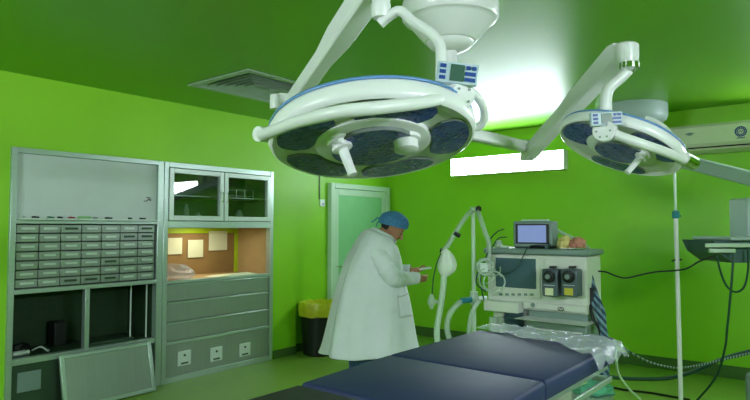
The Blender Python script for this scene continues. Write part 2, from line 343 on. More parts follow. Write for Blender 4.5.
f.build('cupboard_lining', M_steeld, RU)
f = MB(); yz(f, YM+.012, CY1-.012, 1.86, 1.868, XI+.02, XL-.06); f.build('shelf', M_steelh, RU)
for y0, y1, hs in ((3.255, 3.905, 1), (3.915, 4.565, -1)):
    f = MB(); t = .05
    yz(f, y0, y0+t, 1.605, 2.13, XL, XF+.012); yz(f, y1-t, y1, 1.605, 2.13, XL, XF+.012); yz(f, y0+t, y1-t, 1.605, 1.605+t, XL, XF+.012); yz(f, y0+t, y1-t, 2.13-t, 2.13, XL, XF+.012)
    dd = f.build('door', M_alu, RU, bevel=.004)
    MB().box((XL+.016, y0+t, 1.655), (XL+.022, y1-t, 2.08)).build('pane', M_glass, dd)
    hy = y1-.025 if hs > 0 else y0+.025
    f = MB(); xx = XF+.012; f.tube(smooth_path([(xx, hy, 1.81), (xx+.03, hy, 1.82), (xx+.03, hy, 1.90), (xx, hy, 1.91)], 4), .006, 8); f.build('handle', M_chrome, dd)
# hatch opening looks through to a second room face
HX = XL-.62
f = MB()
yz(f, YM, CY1, .985, .995, HX, XL-.04); yz(f, YM, YM+.01, .995, 1.56, HX, XL-.04); yz(f, CY1-.01, CY1, .995, 1.56, HX, XL-.04); yz(f, YM, CY1, 1.56, 1.57, HX, XL-.04)
f.build('hatch_lining', M_shelfb, RU)
yz(MB(), YM, CY1, .99, 1.57, HX-.02, HX).build('hatch_back', M_brown, RU)
f = MB(); yz(f, YM, CY1, 1.47, 1.56, HX, HX+.012); yz(f, 4.56, 4.61, .995, 1.47, HX, HX+.012); f.build('painted_strip', M_ygreen, RU)
f = MB(); q0 = atX(243, 250, HX+.02); yz(f, q0.y-.045, q0.y+.045, .995, 1.47, HX, HX+.02); f.build('painted_post', M_ygreen, RU)
hl = bpy.data.lights.new('hatch_fill_light', 'AREA'); hl.energy = 2.2; hl.size = .3; hl.color = (1, .95, .75); ho = bpy.data.objects.new('hatch_fill_light', hl); C.objects.link(ho); ho.location = (XL-.3, 3.9, 1.55)  # added warm fill light to brighten the hatch interior
for z0, z1 in ((.80, .972), (.60, .795), (.41, .595)):
    f = MB(); yz(f, 3.255, 4.565, z0, z1, XL-.3, XL+.022); dro = f.build('drawer', M_steelh, RU, bevel=.003)
    f = MB(); f.box((XL+.022, 3.26, z1-.018), (XL+.034, 4.56, z1-.004)); f.build('pull_edge', M_steel, dro, bevel=.003)
f = MB(); yz(f, 3.255, 4.565, .06, .373, XL-.02, XL+.015); f.build('lower_panel', M_steelh, RU)
for a, bb in ((184, 358), (216, 354), (244.5, 349.5)):
    g = atX(a, bb, XL+.016); f = MB(); f.box((XL+.016, g.y-.075, g.z-.072), (XL+.026, g.y+.075, g.z+.072)); so = f.build('socket_plate', M_alu, RU, bevel=.003)
    f = MB(); f.cyl((XL+.026, g.y, g.z+.03), (XL+.031, g.y, g.z+.03), .012); f.box((XL+.026, g.y-.04, g.z-.055), (XL+.03, g.y+.04, g.z-.04)); f.build('socket_detail', M_steeld, so)
# papers on the hatch back
for i, (x0, y0, x1, y1, lab) in enumerate(((168, 238, 182, 254, 'leftmost paper notice pinned to the brown back of the hatch'), (188, 240, 203, 257, 'middle paper notice pinned to the brown back of the hatch'), (209, 231, 227, 250, 'right hand paper notice pinned highest on the hatch back'))):
    a = atX(x0, y0, HX+.014); bq = atX(x1, y1, HX+.014)
    tag(MB().box((HX+.0125, a.y, bq.z), (HX+.015, bq.y, a.z)).build('paper_notice', M_paper, smooth=0), lab, 'paper', 'paper notices in the hatch')
f = MB(); g = Vector((XL-.12, 4.22, .996))
f.hexa([g+Vector(q) for q in ((-.16,-.33,0),(.08,-.3,0),(.08,.3,0),(-.16,.28,0),(-.14,-.2,.01),(.06,-.12,.03),(.05,.1,.035),(-.13,.25,.01))])
tag(f.build('paper_sheets', M_paper, smooth=0), 'loose white paper sheets lying on the hatch ledge', 'paper')
# plastic bag on the ledge: crumpled film
def blob(c, rx, ry, rz, amp, fr, n=26, k=16, ax=None, flat=True, seed=0):
    mb = MB(); X, Y, Z = ax or (Vector((1,0,0)), Vector((0,1,0)), UZ); c = Vector(c); rings = []
    for i in range(k+1):
        t = PI*i/k; q = max(math.sin(t), .01); r_ = []
        for j in range(n):
            a = 2*PI*j/n; u = Vector((q*math.cos(a), q*math.sin(a), -math.cos(t)))
            s_ = 1+amp*noise.noise(u*fr+Vector((seed, seed*2, 0)))*2
            p_ = Vector((u.x*rx*s_, u.y*ry*s_, u.z*rz*s_))
            if flat: p_.z = max(p_.z, -rz*.45)
            r_.append(c+X*p_.x+Y*p_.y+Z*p_.z)
        rings.append(r_)
    return mb.loft(rings)
tag(blob((XL-.14, 3.44, 1.05), .13, .20, .10, .22, 2.6).build('plastic_bag', M_film), 'crumpled clear plastic bag on the hatch ledge', 'bag')
# whiteboard ledge items
items = [(23, 'marker_pen', M_steel, .02, 'grey pen stub leftmost on the whiteboard ledge'), (35, 'marker_pen', M_black, .045, 'black marker lying left of the green marker on the ledge'), (50, 'marker_pen', M_green, .045, 'dark green marker on the whiteboard ledge'),
         (59.5, 'whiteboard_magnet', M_black, .035, 'black round magnet between the green and red markers'), (71, 'marker_pen', M_red, .045, 'red marker on the whiteboard ledge'), (94.5, 'marker_pen', M_machd, .035, 'dark grey marker right of the pale green eraser'),
         (108, 'marker_pen', M_black, .055, 'thick black marker in the middle right of the ledge'), (129.5, 'marker_pen', M_dgreen, .03, 'small dark green marker near the ledge right end'), (142, 'marker_pen', M_black, .05, 'black marker rightmost on the whiteboard ledge')]
for x_, n_, m_, L_, lab in items:
    g = atX(x_, 216, XF+.01); z_ = 1.604+.0125
    tag(MB().lathe((XF+.02, g.y-L_*.6, z_), (0, 1, 0), [(.006, 0), (.012, .004), (.0125, L_*.7), (.010, L_*.75), (.010, L_*1.2)], 12).build(n_, m_), lab, 'marker', 'items on the whiteboard ledge')
g = atX(84, 216, XF+.01); tag(MB().box((XF-.005, g.y-.05, 1.605), (XF+.04, g.y+.055, 1.632)).build('board_eraser', M_lgreen, bevel=.004), 'pale green board eraser in the middle of the ledge', 'eraser')
# things in the open bay
t = empty('suction_unit', (XL-.18, 2.02, .465), 'small black and white device lying in the open left bay', 'device')
blob((XL-.2, 2.03, .505), .09, .08, .055, .2, 3, seed=3).build('body', M_black, t); MB().cyl((XL-.1, 1.93, .49), (XL-.12, 2.06, .49), .022).build('white_canister', M_alu, t); MB().tube(smooth_path([(XL-.15, 2.1, .49), (XL-.1, 2.15, .52), (XL-.08, 2.2, .48), (XL-.16, 2.24, .475)]), .008).build('short_tube', M_clear, t)
tag(MB().box((XL-.44, 2.34, .466), (XL-.3, 2.45, .68)).build('bay_shade_block', M_black, bevel=.01), 'dark block standing in for the shade left of the middle post in the bay', 'box')  # dark block put in where the bay is only shaded
tag(MB().box((XL-.16, 2.515, .466), (XL-.06, 2.545, .74)).build('black_folder', M_black, bevel=.004), 'narrow black folder standing right of the middle post in the bay', 'folder')
f = MB(); f.box((XL-.4, 2.56, .466), (XL-.08, 2.98, .49)); tag(f.build('steel_tray', M_steeld, bevel=.004), 'dark flat steel tray lying in the right side of the bay', 'tray')
# glassware inside the cupboard
for i, (yy, hh, rr, lab) in enumerate(((3.42, .13, .035, 'leftmost clear jar on the lower cupboard shelf'), (3.62, .19, .028, 'tall clear bottle behind the left glass door'), (3.76, .10, .04, 'short wide clear jar behind the left glass door'), (4.1, .11, .045, 'short clear jar left behind the right glass door'), (4.32, .14, .04, 'clear jar right behind the right glass door'))):
    tag(MB().lathe((XL-.22, yy, 1.596), UZ, [(rr*.9, 0), (rr, .01), (rr, hh*.7), (rr*.6, hh*.85), (rr*.6, hh)], 16).build('glass_jar', M_clear), lab, 'jar', 'jars in the glass cupboard')
t = empty('wire_rack', (XL-.2, 4.32, 1.869), 'small wire rack on the upper shelf behind the right glass door', 'rack')
for z_ in (.03, .1):
    MB().tube([(XL-.28, 4.2, 1.869+z_), (XL-.12, 4.2, 1.869+z_), (XL-.12, 4.44, 1.869+z_), (XL-.28, 4.44, 1.869+z_), (XL-.28, 4.2, 1.869+z_)], .004, 6).build('wire_ring', M_alu, t)
f = MB()
for q in ((-.28,4.2),(-.12,4.2),(-.12,4.44),(-.28,4.44),(-.12,4.32)): f.tube([(XL+q[0], q[1], 1.869), (XL+q[0], q[1], 1.969)], .004, 6)
f.build('wire_upright', M_alu, t)
# leaning steel panel
def lean_panel():
    ya, yb = 2.225, 3.055; b0 = Vector((XL+.17, 0, .0)); top = Vector((XL+.055, 0, .44)); ax = (top-b0).normalized(); nrm = Vector((0, 1, 0)).cross(ax).normalized()
    if nrm.x < 0: nrm = -nrm
    t = empty('loose_panel', (XL+.12, 2.64, 0), 'loose framed steel panel leaning against the foot of the left cabinet', 'panel')
    Lh = (top-b0).length; cen = (b0+top)/2; cen.y = (ya+yb)/2; cen += nrm*.02; cen.z += .006
    A = (Vector((0, 1, 0)), ax, nrm)
    MB().obox(cen, A, (yb-ya)/2-.02, Lh/2-.02, .008).build('sheet', M_steelh, t)
    f = MB()
    for s_ in (-1, 1):
        f.obox(cen+Vector((0, s_*((yb-ya)/2-.018), 0)), A, .018, Lh/2, .016)
        f.obox(cen+ax*(s_*(Lh/2-.016)), A, (yb-ya)/2-.036, .016, .016)
    f.build('edge_frame', M_steel, t, bevel=.004)
lean_panel()
# ---------------------------------------------------------------- waste bin
bc = atZ(319, 351, 0); bc = Vector((-5.08, 5.22, 0))
t = empty('waste_bin', bc, 'black waste bin lined with a yellow bag beside the left wall', 'bin')
MB().lathe(bc, UZ, [(.19, 0), (.2, .01), (.235, .56), (.245, .57), (.245, .59), (.225, .59), (.19, .06)], 32).build('bin_body', M_bin, t)
f = MB(); rings = []
for i, (r_, z_) in enumerate(((.256, .47), (.262, .53), (.262, .59), (.25, .63), (.23, .62), (.20, .57), (.15, .54))):
    rings.append([bc + Vector((math.cos(2*PI*j/40), math.sin(2*PI*j/40), 0))*(r_+.010*noise.noise(Vector((j*1.7, i*2, 0)))) + UZ*(z_+(.035 if i in (0, 3) else .015)*noise.noise(Vector((j*.8, 5+i, 0)))) for j in range(40)])
f.loft(rings); f.build('yellow_liner', M_bag, t, smooth=60)
# ---------------------------------------------------------------- surgical lights
def lamp_head(t, Cn, n, R, xdir, windows, th, handle, knob, small=False):
    n = Vector(n).normalized(); X = (Vector(xdir)-n*Vector(xdir).dot(n)).normalized(); Yd = n.cross(X)  # local: X right, Yd
    Cn = Vector(Cn)
    def L(a, r, h=0): return Cn + X*(r*math.cos(a)) + Yd*(r*math.sin(a)) + n*h
    def L_in(a, r, h=0): return L(a, r, h) + Yd*(.10*R)
    hd = MB(); N = 64
    prof = [(R*.55, -th*1.1), (R*.86, -th*1.02), (R*.955, -th*.85), (R, -th*.55), (R*1.005, -th*.2), (R*.99, -.004), (R*.965, .002), (R*.94, -.006)]
    hd.loft([[L(2*PI*j/N, r, h) for j in range(N)] for r, h in prof])
    head = hd.build('lamp_head', M_white, t, smooth=50)
    hd = MB(); hd.loft([[L(2*PI*j/N, r, h) for j in range(N)] for r, h in ((R*.94, -.008), (R*.5, .004), (.001, .004))], cap=False); hd.build('face_plate', M_whitec, head)
    st = MB(); st.loft([[L(2*PI*j/N, r, h) for j in range(N)] for r, h in ((R*.972, -th*.84), (R*.993, -th*.70))], cap=False).build('blue_stripe', M_stripe, head, solid=.004)
    for (a0, a1, r0, r1) in windows:
        m_ = 24
        lens = MB(); lip = MB(); outl = []
        def face(r): return .0075-.012*(r-.5*R)/(.44*R)+(.016 if a1-a0 > 6 else 0)
        pts = []
        da = (a1-a0)
        for j in range(m_+1):
            s_ = j/m_; e = math.sqrt(max(0, 1-abs(2*s_-1)**5)); rr = r0+(r1-r0)*(.5+.5*e); pts.append((a0+da*s_, rr))
        for j in range(m_, -1, -1):
            s_ = j/m_; e = math.sqrt(max(0, 1-abs(2*s_-1)**5)); rr = r0+(r1-r0)*(.5-.5*e); pts.append((a0+da*s_, rr))
        if a1-a0 > 6: pts = [((a0+2*PI*j/28), r0+(r1-r0)*(.5+.5*math.cos(a0+2*PI*j/28-PI*.35)**2)) for j in range(28)]
        LL = L_in if a1-a0 > 6 else L; base = [LL(a, r, face(r)-.010) for a, r in pts]; topp = [LL(a, r, face(r)+.006) for a, r in pts]
        cc = sum(topp, Vector())/len(topp)
        ins = [p+(cc-p)*.03+n*.0005 for p in topp]
        lip.loft([base, topp, ins], cap=False)
        lw = lip.build('window_rim', M_lensrim, head)
        nh = len(pts)//2; full = a1-a0 > 6; rows_ = []
        if full:
            lens.add([q+n*.0005 for q in ins]+[cc+n*.001], [(j, (j+1) % len(ins), len(ins)) for j in range(len(ins))])
        else:
            for j in range(nh):
                (ao, ro), (ai, ri) = pts[j], pts[len(pts)-1-j]; rows_.append([L(ao, ri+(ro-ri)*k_/5, face(ri+(ro-ri)*k_/5)+.0065) for k_ in range(6)])
            lens.loft(rows_, cap=False, closed=False)
        lens.build('light_window', M_lens, lw)
    # inner round module edge
    IO = Yd*(.10*R)
    im = MB(); im.loft([[L(2*PI*j/48, r, h)+IO for j in range(48)] for r, h in ((R*.555, .0), (R*.55, .014), (R*.53, .018), (.001, .018))], cap=False).build('inner_module', M_white, head)
    # sterile handle
    a, r, Lh, tilt = handle; hb = L_in(a, r, .017); hx = (n + X*tilt[0] + Yd*tilt[1]).normalized()
    if Lh:
        MB().lathe(hb, hx, [(.042*R/.35, 0), (.042*R/.35, .012), (.030*R/.35, .015), (.026*R/.35, .028), (.034*R/.35, .030), (.034*R/.35, .040), (.017, .043), (.0145, Lh), (.016, Lh+.003), (.016, Lh+.008), (.005, Lh+.008)], 20).build('sterile_handle', M_white, head)
    a, r, kr = knob
    if kr:
        kb = L_in(a, r, .017); MB().lathe(kb, n, [(kr*1.25, 0), (kr*1.25, .012), (kr, .016), (kr, .045), (kr*.8, .05), (.001, .05)], 28).build('round_knob', M_white, head)
    return head, L, X, Yd, n
def spring_arm(t, a, b, w0, w1, name='spring_arm'):
    a = Vector(a); b = Vector(b); d_ = (b-a).normalized(); s_ = d_.cross(UZ).normalized(); u_ = s_.cross(d_)
    mb = MB(); rings = []
    for k_, (q, ww, hh) in enumerate(((0, w0*.8, w0*.8), (.04, w0, w0), (.45, w0*.95, w0), (.62, w1*.95, w1), (.96, w1, w1*1.05), (1, w1*.8, w1*.85))):
        p = a+(b-a)*q; rings.append([p+s_*(ww*i)+u_*(hh*j) for i, j in ((-1,-.75),(-.8,-1),(.8,-1),(1,-.75),(1,.75),(.8,1),(-.8,1),(-1,.75))])
    mb.loft(rings); return mb.build(name, M_white, t, smooth=30, bevel=.003)
def control_panel(t, c, right, upv, w_, h_):
    right = Vector(right).normalized(); nn = right.cross(Vector(upv)).normalized(); upv = nn.cross(right).normalized(); c = Vector(c)
    A = (right, upv, nn)
    if nn.dot(EYE-c) < 0: nn = -nn
    p = MB().obox(c, A, w_, h_, .012).build('control_panel', M_panelw, t, bevel=.004)
    MB().obox(c+nn*.013-right*w_*.02, A, w_*.33, h_*.78, .002).build('display', M_lcd, p)
    for (u, v_) in ((-.72, .55), (-.72, .0), (-.72, -.55)):
        MB().obox(c+nn*.013+right*w_*u+upv*h_*v_, A, w_*.15, h_*.17, .003).build('button', M_blue, p)
    for (u, v_, ww) in ((.5, .55, .1), (.78, .55, .1), (.62, .0, .26), (.62, -.55, .26)):
        MB().obox(c+nn*.013+right*w_*u+upv*h_*v_, A, w_*ww, h_*.17, .003).build('button', M_blue, p)
# canopy & shaft position
CAN = atZ(450, 4, ZC); CAN.z = ZC
Z1, Z2 = 2.17, 2.09
S1 = empty('surgical_light', CAN, 'large round ceiling surgical light in the foreground with handle pointing down', 'surgical light', None)
prof = [(.27, 0), (.275, -.02), (.272, -.085), (.262, -.10), (.245, -.105), (.235, -.115), (.15, -.215), (.14, -.222), (.001, -.224)]
x_ = MB(); x_.loft([[CAN+Vector((r*math.cos(2*PI*j/56), r*math.sin(2*PI*j/56), z)) for j in range(56)] for r, z in prof]); x_.build('ceiling_canopy', M_white, S1, smooth=35)
MB().lathe(CAN-UZ*.21, -UZ, [(.135, 0), (.132, .022), (.11, .045), (.075, .062), (.045, .066)], 32).build('canopy_collar', M_white, S1)
MB().cyl(CAN-UZ*.2, Vector((CAN.x, CAN.y, Z2-.06)), .038, 24).build('shaft', M_white, S1)
hub1 = Vector((CAN.x, CAN.y, Z1)); hub2 = Vector((CAN.x, CAN.y, Z2-.01))
el1 = D(277, 100, 2.90); el1.z = Z1
MB().cyl(hub1-UZ*.04, hub1+UZ*.045, .06, 28).build('swivel_hub', M_white, S1)
def harm(t, a, b, hw=.035, hh=.03):
    a = Vector(a); b = Vector(b); d_ = (b-a).normalized(); s_ = d_.cross(UZ)
    MB().obox((a+b)/2, (d_, s_, UZ), (b-a).length/2, hw, hh).build('horizontal_arm', M_white, t, bevel=.012)
harm(S1, hub1, el1)
MB().cyl(el1-UZ*.05, el1+UZ*.02, .035, 24).build('elbow_joint', M_white, S1)
end1 = D(381, -24, 2.02)
spring_arm(S1, D(290, 107, 2.84), end1, .036, .048)
jt = D(381, 20, 2.02)
MB().lathe(end1+UZ*.05, jt-end1-UZ*.05, [(.028, 0), (.032, .01), (.032, .15), (.034, .152), (.034, .185), (.030, .20), (.02, .202)], 24).build('end_joint', M_white, S1)
C1 = Vector((-1.256, 1.545, 1.814)); n1 = Vector((.218, -.150, -.964)).normalized(); R1 = .35
hubp = D(456, 95, 1.86)
yk = smooth_path([D(380, 24, 2.02), D(388, 17, 2.01), D(400, 11, 1.99), D(414, 22, 1.96), D(432, 34, 1.92), D(440, 45, 1.90), D(441, 62, 1.88), D(441, 80, 1.87), D(446, 92, 1.87)], 5)
MB().tube(yk, .0175, 16).build('yoke_tube', M_white, S1)
W1 = [(.42*PI, .78*PI, .63*R1, .92*R1), (.85*PI, 1.16*PI, .62*R1, .90*R1), (-.22*PI, .10*PI, .60*R1, .92*R1), (.13*PI, .39*PI, .62*R1, .92*R1), (1.22*PI, 1.72*PI, .66*R1, .9*R1), ]
# orientation: local Y = n x X
W1 = [(math.radians(a), math.radians(bb), r0*R1, r1*R1) for a, bb, r0, r1 in ((118, 178, .58, .93), (46, 106, .58, .93), (-26, 34, .58, .93), (-100, -38, .52, .93), (-172, -110, .54, .93), (0, 360, .34, .44))]
head1, L1, X1, Y1, n1 = lamp_head(S1, C1, n1, R1, RT, W1, .085, (math.radians(146), .135, .125, (.30, .0)), (math.radians(24), .115, .040))
pv = D(263, 134, 1.98)
# near-side gimbal bar
bar = smooth_path([hubp+RT*-.0, D(430, 101, 1.70), D(385, 107, 1.60), D(340, 112, 1.58), D(300, 121, 1.68), D(280, 128, 1.80), D(262, 135, 1.94)], 6)
MB().tube(bar, [.019]*len(bar), 16).build('gimbal_bar', M_white, S1)
MB().cyl(D(258, 134, 1.94), D(268, 135, 1.98), .026, 20).build('pivot_cap', M_white, S1)
ax_ = (EYE-hubp).normalized()
MB().lathe(hubp-ax_*.05-RT*.03, (ax_+RT*.5).normalized(), [(.042, 0), (.046, .01), (.046, .10), (.040, .112), (.001, .114)], 28).build('hub_cap', M_white, S1)
hx = (ax_+RT*.5).normalized(); hc = hubp-ax_*.05-RT*.03+hx*.114; fx, fy, fz = frame(hx)
f = MB()
for k_ in range(4): a = PI/4+k_*PI/2; f.cyl(hc+(fx*math.cos(a)+fy*math.sin(a))*.026, hc+(fx*math.cos(a)+fy*math.sin(a))*.026+hx*.003, .004, 8)
f.build('screws', M_machd, S1)
lp = smooth_path([D(462, 90, 1.88), D(474, 94, 1.90), D(483, 106, 1.94), D(484, 120, 1.98), D(478, 127, 2.0), D(468, 126, 2.02)], 5)
MB().tube(lp, .014, 12).build('side_loop', M_white, S1)
control_panel(S1, D(457, 74, 1.80), RT*1.0-UZ*.12, UZ, .064, .033)
MB().obox(D(425, 88, 1.83), (RT, FH, UZ), .035, .02, .012).build('panel_bracket', M_white, S1, bevel=.004)
# second lamp
S2 = empty('surgical_light', hub2, 'smaller tilted ceiling surgical light at right, farther away', 'surgical light', None)
el2 = D(527, 146, 3.98)
MB().cyl(hub2-UZ*.04, hub2+UZ*.035, .058, 28).build('swivel_hub', M_white, S2)
e2x = Vector((el2.x, el2.y, hub2.z)); harm(S2, hub2, e2x, .034, .036)
MB().cyl(e2x-UZ*.09, e2x+UZ*.045, .045, 24).build('elbow_joint', M_white, S2)
end2 = D(622, 50, 3.05)
spring_arm(S2, e2x-UZ*.06, end2, .045, .055)
jb = D(627, 72, 3.03)
MB().lathe(D(626, 44, 3.03), -UZ, [(.05, 0), (.062, .01), (.062, .07), (.055, .12), (.05, .13)], 24).build('end_joint', M_white, S2)
MB().lathe(D(629, 63, 3.0), -UZ, [(.05, 0), (.05, .03), (.03, .045), (.001, .046)], 24).build('chrome_collar', M_chrome, S2)
C2 = Vector((-.964, 3.301, 1.956)); n2 = Vector((-.2425, -.3414, -.908)).normalized(); R2 = .33
yk = smooth_path([D(628, 70, 3.02), D(620, 78, 3.02), D(609, 88, 3.02), D(606, 98, 3.02), D(606, 112, 3.02), D(606, 128, 3.0)], 5)
MB().tube(yk, .030, 16).build('yoke_tube', M_white, S2)
W2 = [(math.radians(a), math.radians(bb), r0*R2, r1*R2) for a, bb, r0, r1 in ((143, 212, .36, .93), (25, 100, .50, .93), (-104, -32, .50, .93), (0, 360, .30, .42))]
head2, L2, X2, Y2, n2 = lamp_head(S2, C2, n2, R2, RT, W2, .075, (math.radians(50), .14, .14, (-.35, .0)), (math.radians(200), .12, 0))
hb2 = D(607, 131, 2.90); ax_ = (EYE-hb2).normalized()
MB().lathe(hb2-ax_*.05, (ax_-RT*.2).normalized(), [(.05, 0), (.055, .01), (.055, .09), (.048, .10), (.001, .102)], 28).build('hub_cap', M_white, S2)
f = MB(); hx = (ax_-RT*.2).normalized(); fx, fy, fz = frame(hx); hc = hb2-ax_*.05+hx*.102
for k_ in range(6): a = k_*PI/3; f.cyl(hc+(fx*math.cos(a)+fy*math.sin(a))*.032, hc+(fx*math.cos(a)+fy*math.sin(a))*.032+hx*.003, .005, 8)
f.build('screws', M_machd, S2)
bar = smooth_path([hb2, D(625, 138, 2.84), D(645, 145, 2.82), D(668, 153, 2.90), D(690, 162, 3.02)], 6)
MB().tube(bar, .024, 16).build('gimbal_bar', M_white, S2)
MB().cyl(D(683, 158, 2.98), D(693, 163, 3.04), .036, 20).build('pivot_cap', M_chrome, S2)
f = MB(); f.tube(smooth_path([D(646, 118, 3.5), D(657, 122, 3.45), D(668, 131, 3.4), D(676, 146, 3.32), D(680, 156, 3.2)], 5), .014, 10); f.build('outer_loop', M_white, S2)
control_panel(S2, D(606, 119, 2.86), RT*1.0-UZ*-.05, UZ, .078, .034)
# ---------------------------------------------------------------- equipment boom
bcn = Vector((-1.74, 6.42, ZC))
B = empty('equipment_boom', bcn, 'white ceiling mounted equipment boom with sloping arm and shelf at right edge', 'equipment boom')
x_ = MB(); x_.loft([[bcn+Vector((r*math.cos(2*PI*j/48), r*math.sin(2*PI*j/48), z)) for j in range(48)] for r, z in ((.34, 0), (.345, -.02), (.345, -.12), (.33, -.16), (.29, -.19), (.2, -.20), (.001, -.2))]); x_.build('ceiling_canopy', M_boom, B)
ba = D(637, 148, 6.05); ba = Vector((bcn.x, bcn.y, 2.36)); be = D(800, 191, 4.6)
MB().cyl(bcn-UZ*.18, ba-UZ*.08, .07, 24).build('shaft', M_boom, B)
d_ = (be-ba).normalized(); s_ = d_.cross(UZ).normalized(); u_ = s_.cross(d_)
MB().obox((ba+be)/2, (d_, s_, u_), (be-ba).length/2+.06, .07, .058).build('boom_arm', M_boom, B, bevel=.015)
col = D(775, 215, 4.45)
MB().cyl(be-UZ*.25, be+UZ*.08, .075, 24).build('elbow_joint', M_boom, B)
top = D(760, 199, 4.45).z; bot = D(760, 240, 4.45).z
A = (RT, FH, UZ)
cc = D(766, 215, 4.55); cc.z = (top+bot)/2+.01; MB().obox(cc, A, .22, .12, (top-bot)/2).build('column', M_boom, B, bevel=.02)
sh = D(770, 240, 4.35); zs = 1.455
MB().obox(Vector((sh.x, sh.y, zs))+RT*.02, A, .46, .25, .012).build('shelf', M_boom, B, bevel=.006)
f = MB(); s0 = D(712, 240, 4.15)
und = []
for dd_ in (0, .42):
    o_ = FH*dd_
    und.append([Vector((*(D(713, 240, 4.15)+o_).xy, zs-.014)), Vector((*(D(719, 257, 4.15)+o_).xy, zs-.10)), Vector((*(D(733, 267, 4.15)+o_).xy, zs-.17)), Vector((*(D(800, 267, 4.15)+o_).xy, zs-.17)), Vector((*(D(800, 240, 4.15)+o_).xy, zs-.014))])
f.loft(und); f.build('shelf_housing', M_boomd, B, smooth=0)
p0 = D(705, 245, 4.08); p1 = D(800, 246, 4.08); p0.z = p1.z = 1.41
f = MB(); f.obox((p0+p1)/2, (RT, FH, UZ), (p1-p0).length/2, .006, .014); f.obox(D(722, 249, 4.1)-UZ*.012, (RT, FH, UZ), .09, .01, .014); f.build('side_rail', M_alu, B, bevel=.004)
for q in ((717, 258), (733, 262), (748, 256)):
    pass
f = MB()
f.tube(smooth_path([D(732, 246, 4.12), D(733, 262, 4.1), D(730, 300, 4.1), D(727, 330, 4.15), D(725, 348, 4.2), D(717, 375, 4.4), D(700, 397, 4.6), D(686, 410, 4.65), D(660, 428, 4.7)], 5), .008, 8)
tag(f.build('power_cable', M_dgreen), 'dark cable hanging from the boom shelf down to the floor', 'cable')
f = MB(); f.tube(smooth_path([D(717, 256, 4.1), D(720, 270, 4.1), D(726, 285, 4.1), D(735, 292, 4.1), D(744, 287, 4.1), D(748, 270, 4.1), D(748, 250, 4.1)], 5), .007, 8)
tag(f.build('power_cable', M_dgreen), 'dark cable hanging in a loop under the boom shelf', 'cable')
f = MB(); f.tube(smooth_path([D(596, 271, 4.3), D(606, 272, 4.3), D(616, 276, 4.25), D(626, 278, 4.25), D(640, 275, 4.2), D(655, 272, 4.2), D(680, 270, 4.15), D(690, 267, 4.15), D(700, 261, 4.15), D(716, 256, 4.1)], 5), .006, 8)
tag(f.build('black_cable', M_black), 'thin black cable strung from the machine across to the boom shelf', 'cable')
# floor hoses
f = MB(); f.tube(smooth_path([D(601, 330, 4.4), D(612, 340, 4.5), D(635, 355, 4.7), D(655, 364, 4.8), D(680, 368, 4.8), D(705, 364, 4.7), D(730, 358, 4.6), D(760, 351, 4.5)], 6), .009, 8)
tag(f.build('striped_hose', M_stripehose), 'black and white striped hose hanging low across the back wall', 'hose')
f = MB(); f.tube(smooth_path([D(580, 372, 4.6), D(610, 377, 4.9), D(640, 379, 5.0), D(670, 378, 5.0), D(695, 371, 4.9), D(715, 362, 4.8), D(735, 355, 4.7), D(760, 349, 4.6)], 6), .016, 8)
tag(f.build('green_hose', M_dgreen), 'dark green hose running just above the floor at right', 'hose')
f = MB(); g0 = D(614, 346, 3.2)
f.tube(smooth_path([D(611, 346, 2.95), D(615, 350, 2.95), D(616, 362, 3.0), D(619, 375, 3.1), D(629, 389, 3.3), D(642, 402, 3.6), atZ(655, 425, .01), atZ(665, 424, .01)], 6), .007, 8)
tag(f.build('clear_tube', M_tube), 'pale thin tube dropping from the table corner to the floor', 'tube')
f = MB(); f.tube([atZ(600, 386, 0)+UZ*.01, atZ(625, 391, 0)+UZ*.01, atZ(652, 394, 0)+UZ*.01, atZ(690, 401, 0)+UZ*.01], .01, 6)
tag(f.build('floor_cable', M_rubber), 'black cable lying on the floor near the back wall', 'cable')
# small steel frame at right lower edge
f = MB(); q0 = D(748, 378, 4.5); f.tube(smooth_path([Vector((q0.x, q0.y, .03)), q0-UZ*.03, q0, q0+RT*.04+UZ*.03, q0+RT*.3+UZ*.03, q0+RT*.34, Vector((*(q0+RT*.34).xy, .03))], 4), .018, 10)
ff = tag(f.build('steel_stool', M_machd), 'grey tubular stand frame just entering the lower right edge', 'stand')
# ---------------------------------------------------------------- IV pole
ip = D(681, 400, 4.35); ip.z = 0; tp = D(674.5, 172, 4.35)
t = empty('drip_stand', ip, 'tall slim white drip stand with blue clamp near the right', 'drip stand')
topz = Vector((tp.x, tp.y, 2.08)); mid = ip+(topz-ip)*((1.62)/2.08)
lo = ip+UZ*.11
MB().cyl(lo, mid, .016, 16).build('lower_pole', M_whitec, t); MB().cyl(mid, topz, .009, 14).build('upper_pole', M_alu, t)
f = MB(); f.lathe(mid-UZ*.02, UZ, [(.02, 0), (.026, .01), (.026, .05), (.012, .06)], 16); f.cyl(mid, mid+RT*.035, .008); f.build('clamp', M_teal, t)
cp = D(676.5, 260, 4.35); f = MB(); f.tube([cp-RT*.035-UZ*.01, cp-RT*.015, cp+RT*.015, cp+RT*.04+UZ*.004], .006, 8); f.build('cross_clip', M_black, t)
f = MB()
for s_ in (-1, 1): f.tube(smooth_path([topz, topz+RT*.05*s_+UZ*.03, topz+RT*.09*s_+UZ*.01, topz+RT*.10*s_+UZ*.045], 4), .005, 8)
f.build('hooks', M_chrome, t)
for k_ in range(5):
    a = 2*PI*k_/5+.3; dv = Vector((math.cos(a), math.sin(a), 0)); lg = MB().tube([lo+UZ*.02, ip+dv*.26+UZ*.07], [.018, .012], 10).build('leg', M_alu, t)
    e_ = ip+dv*.26; MB().cyl(e_+UZ*.032-dv.cross(UZ)*.012, e_+UZ*.032+dv.cross(UZ)*.012, .03, 16).build('caster', M_rubber, lg)
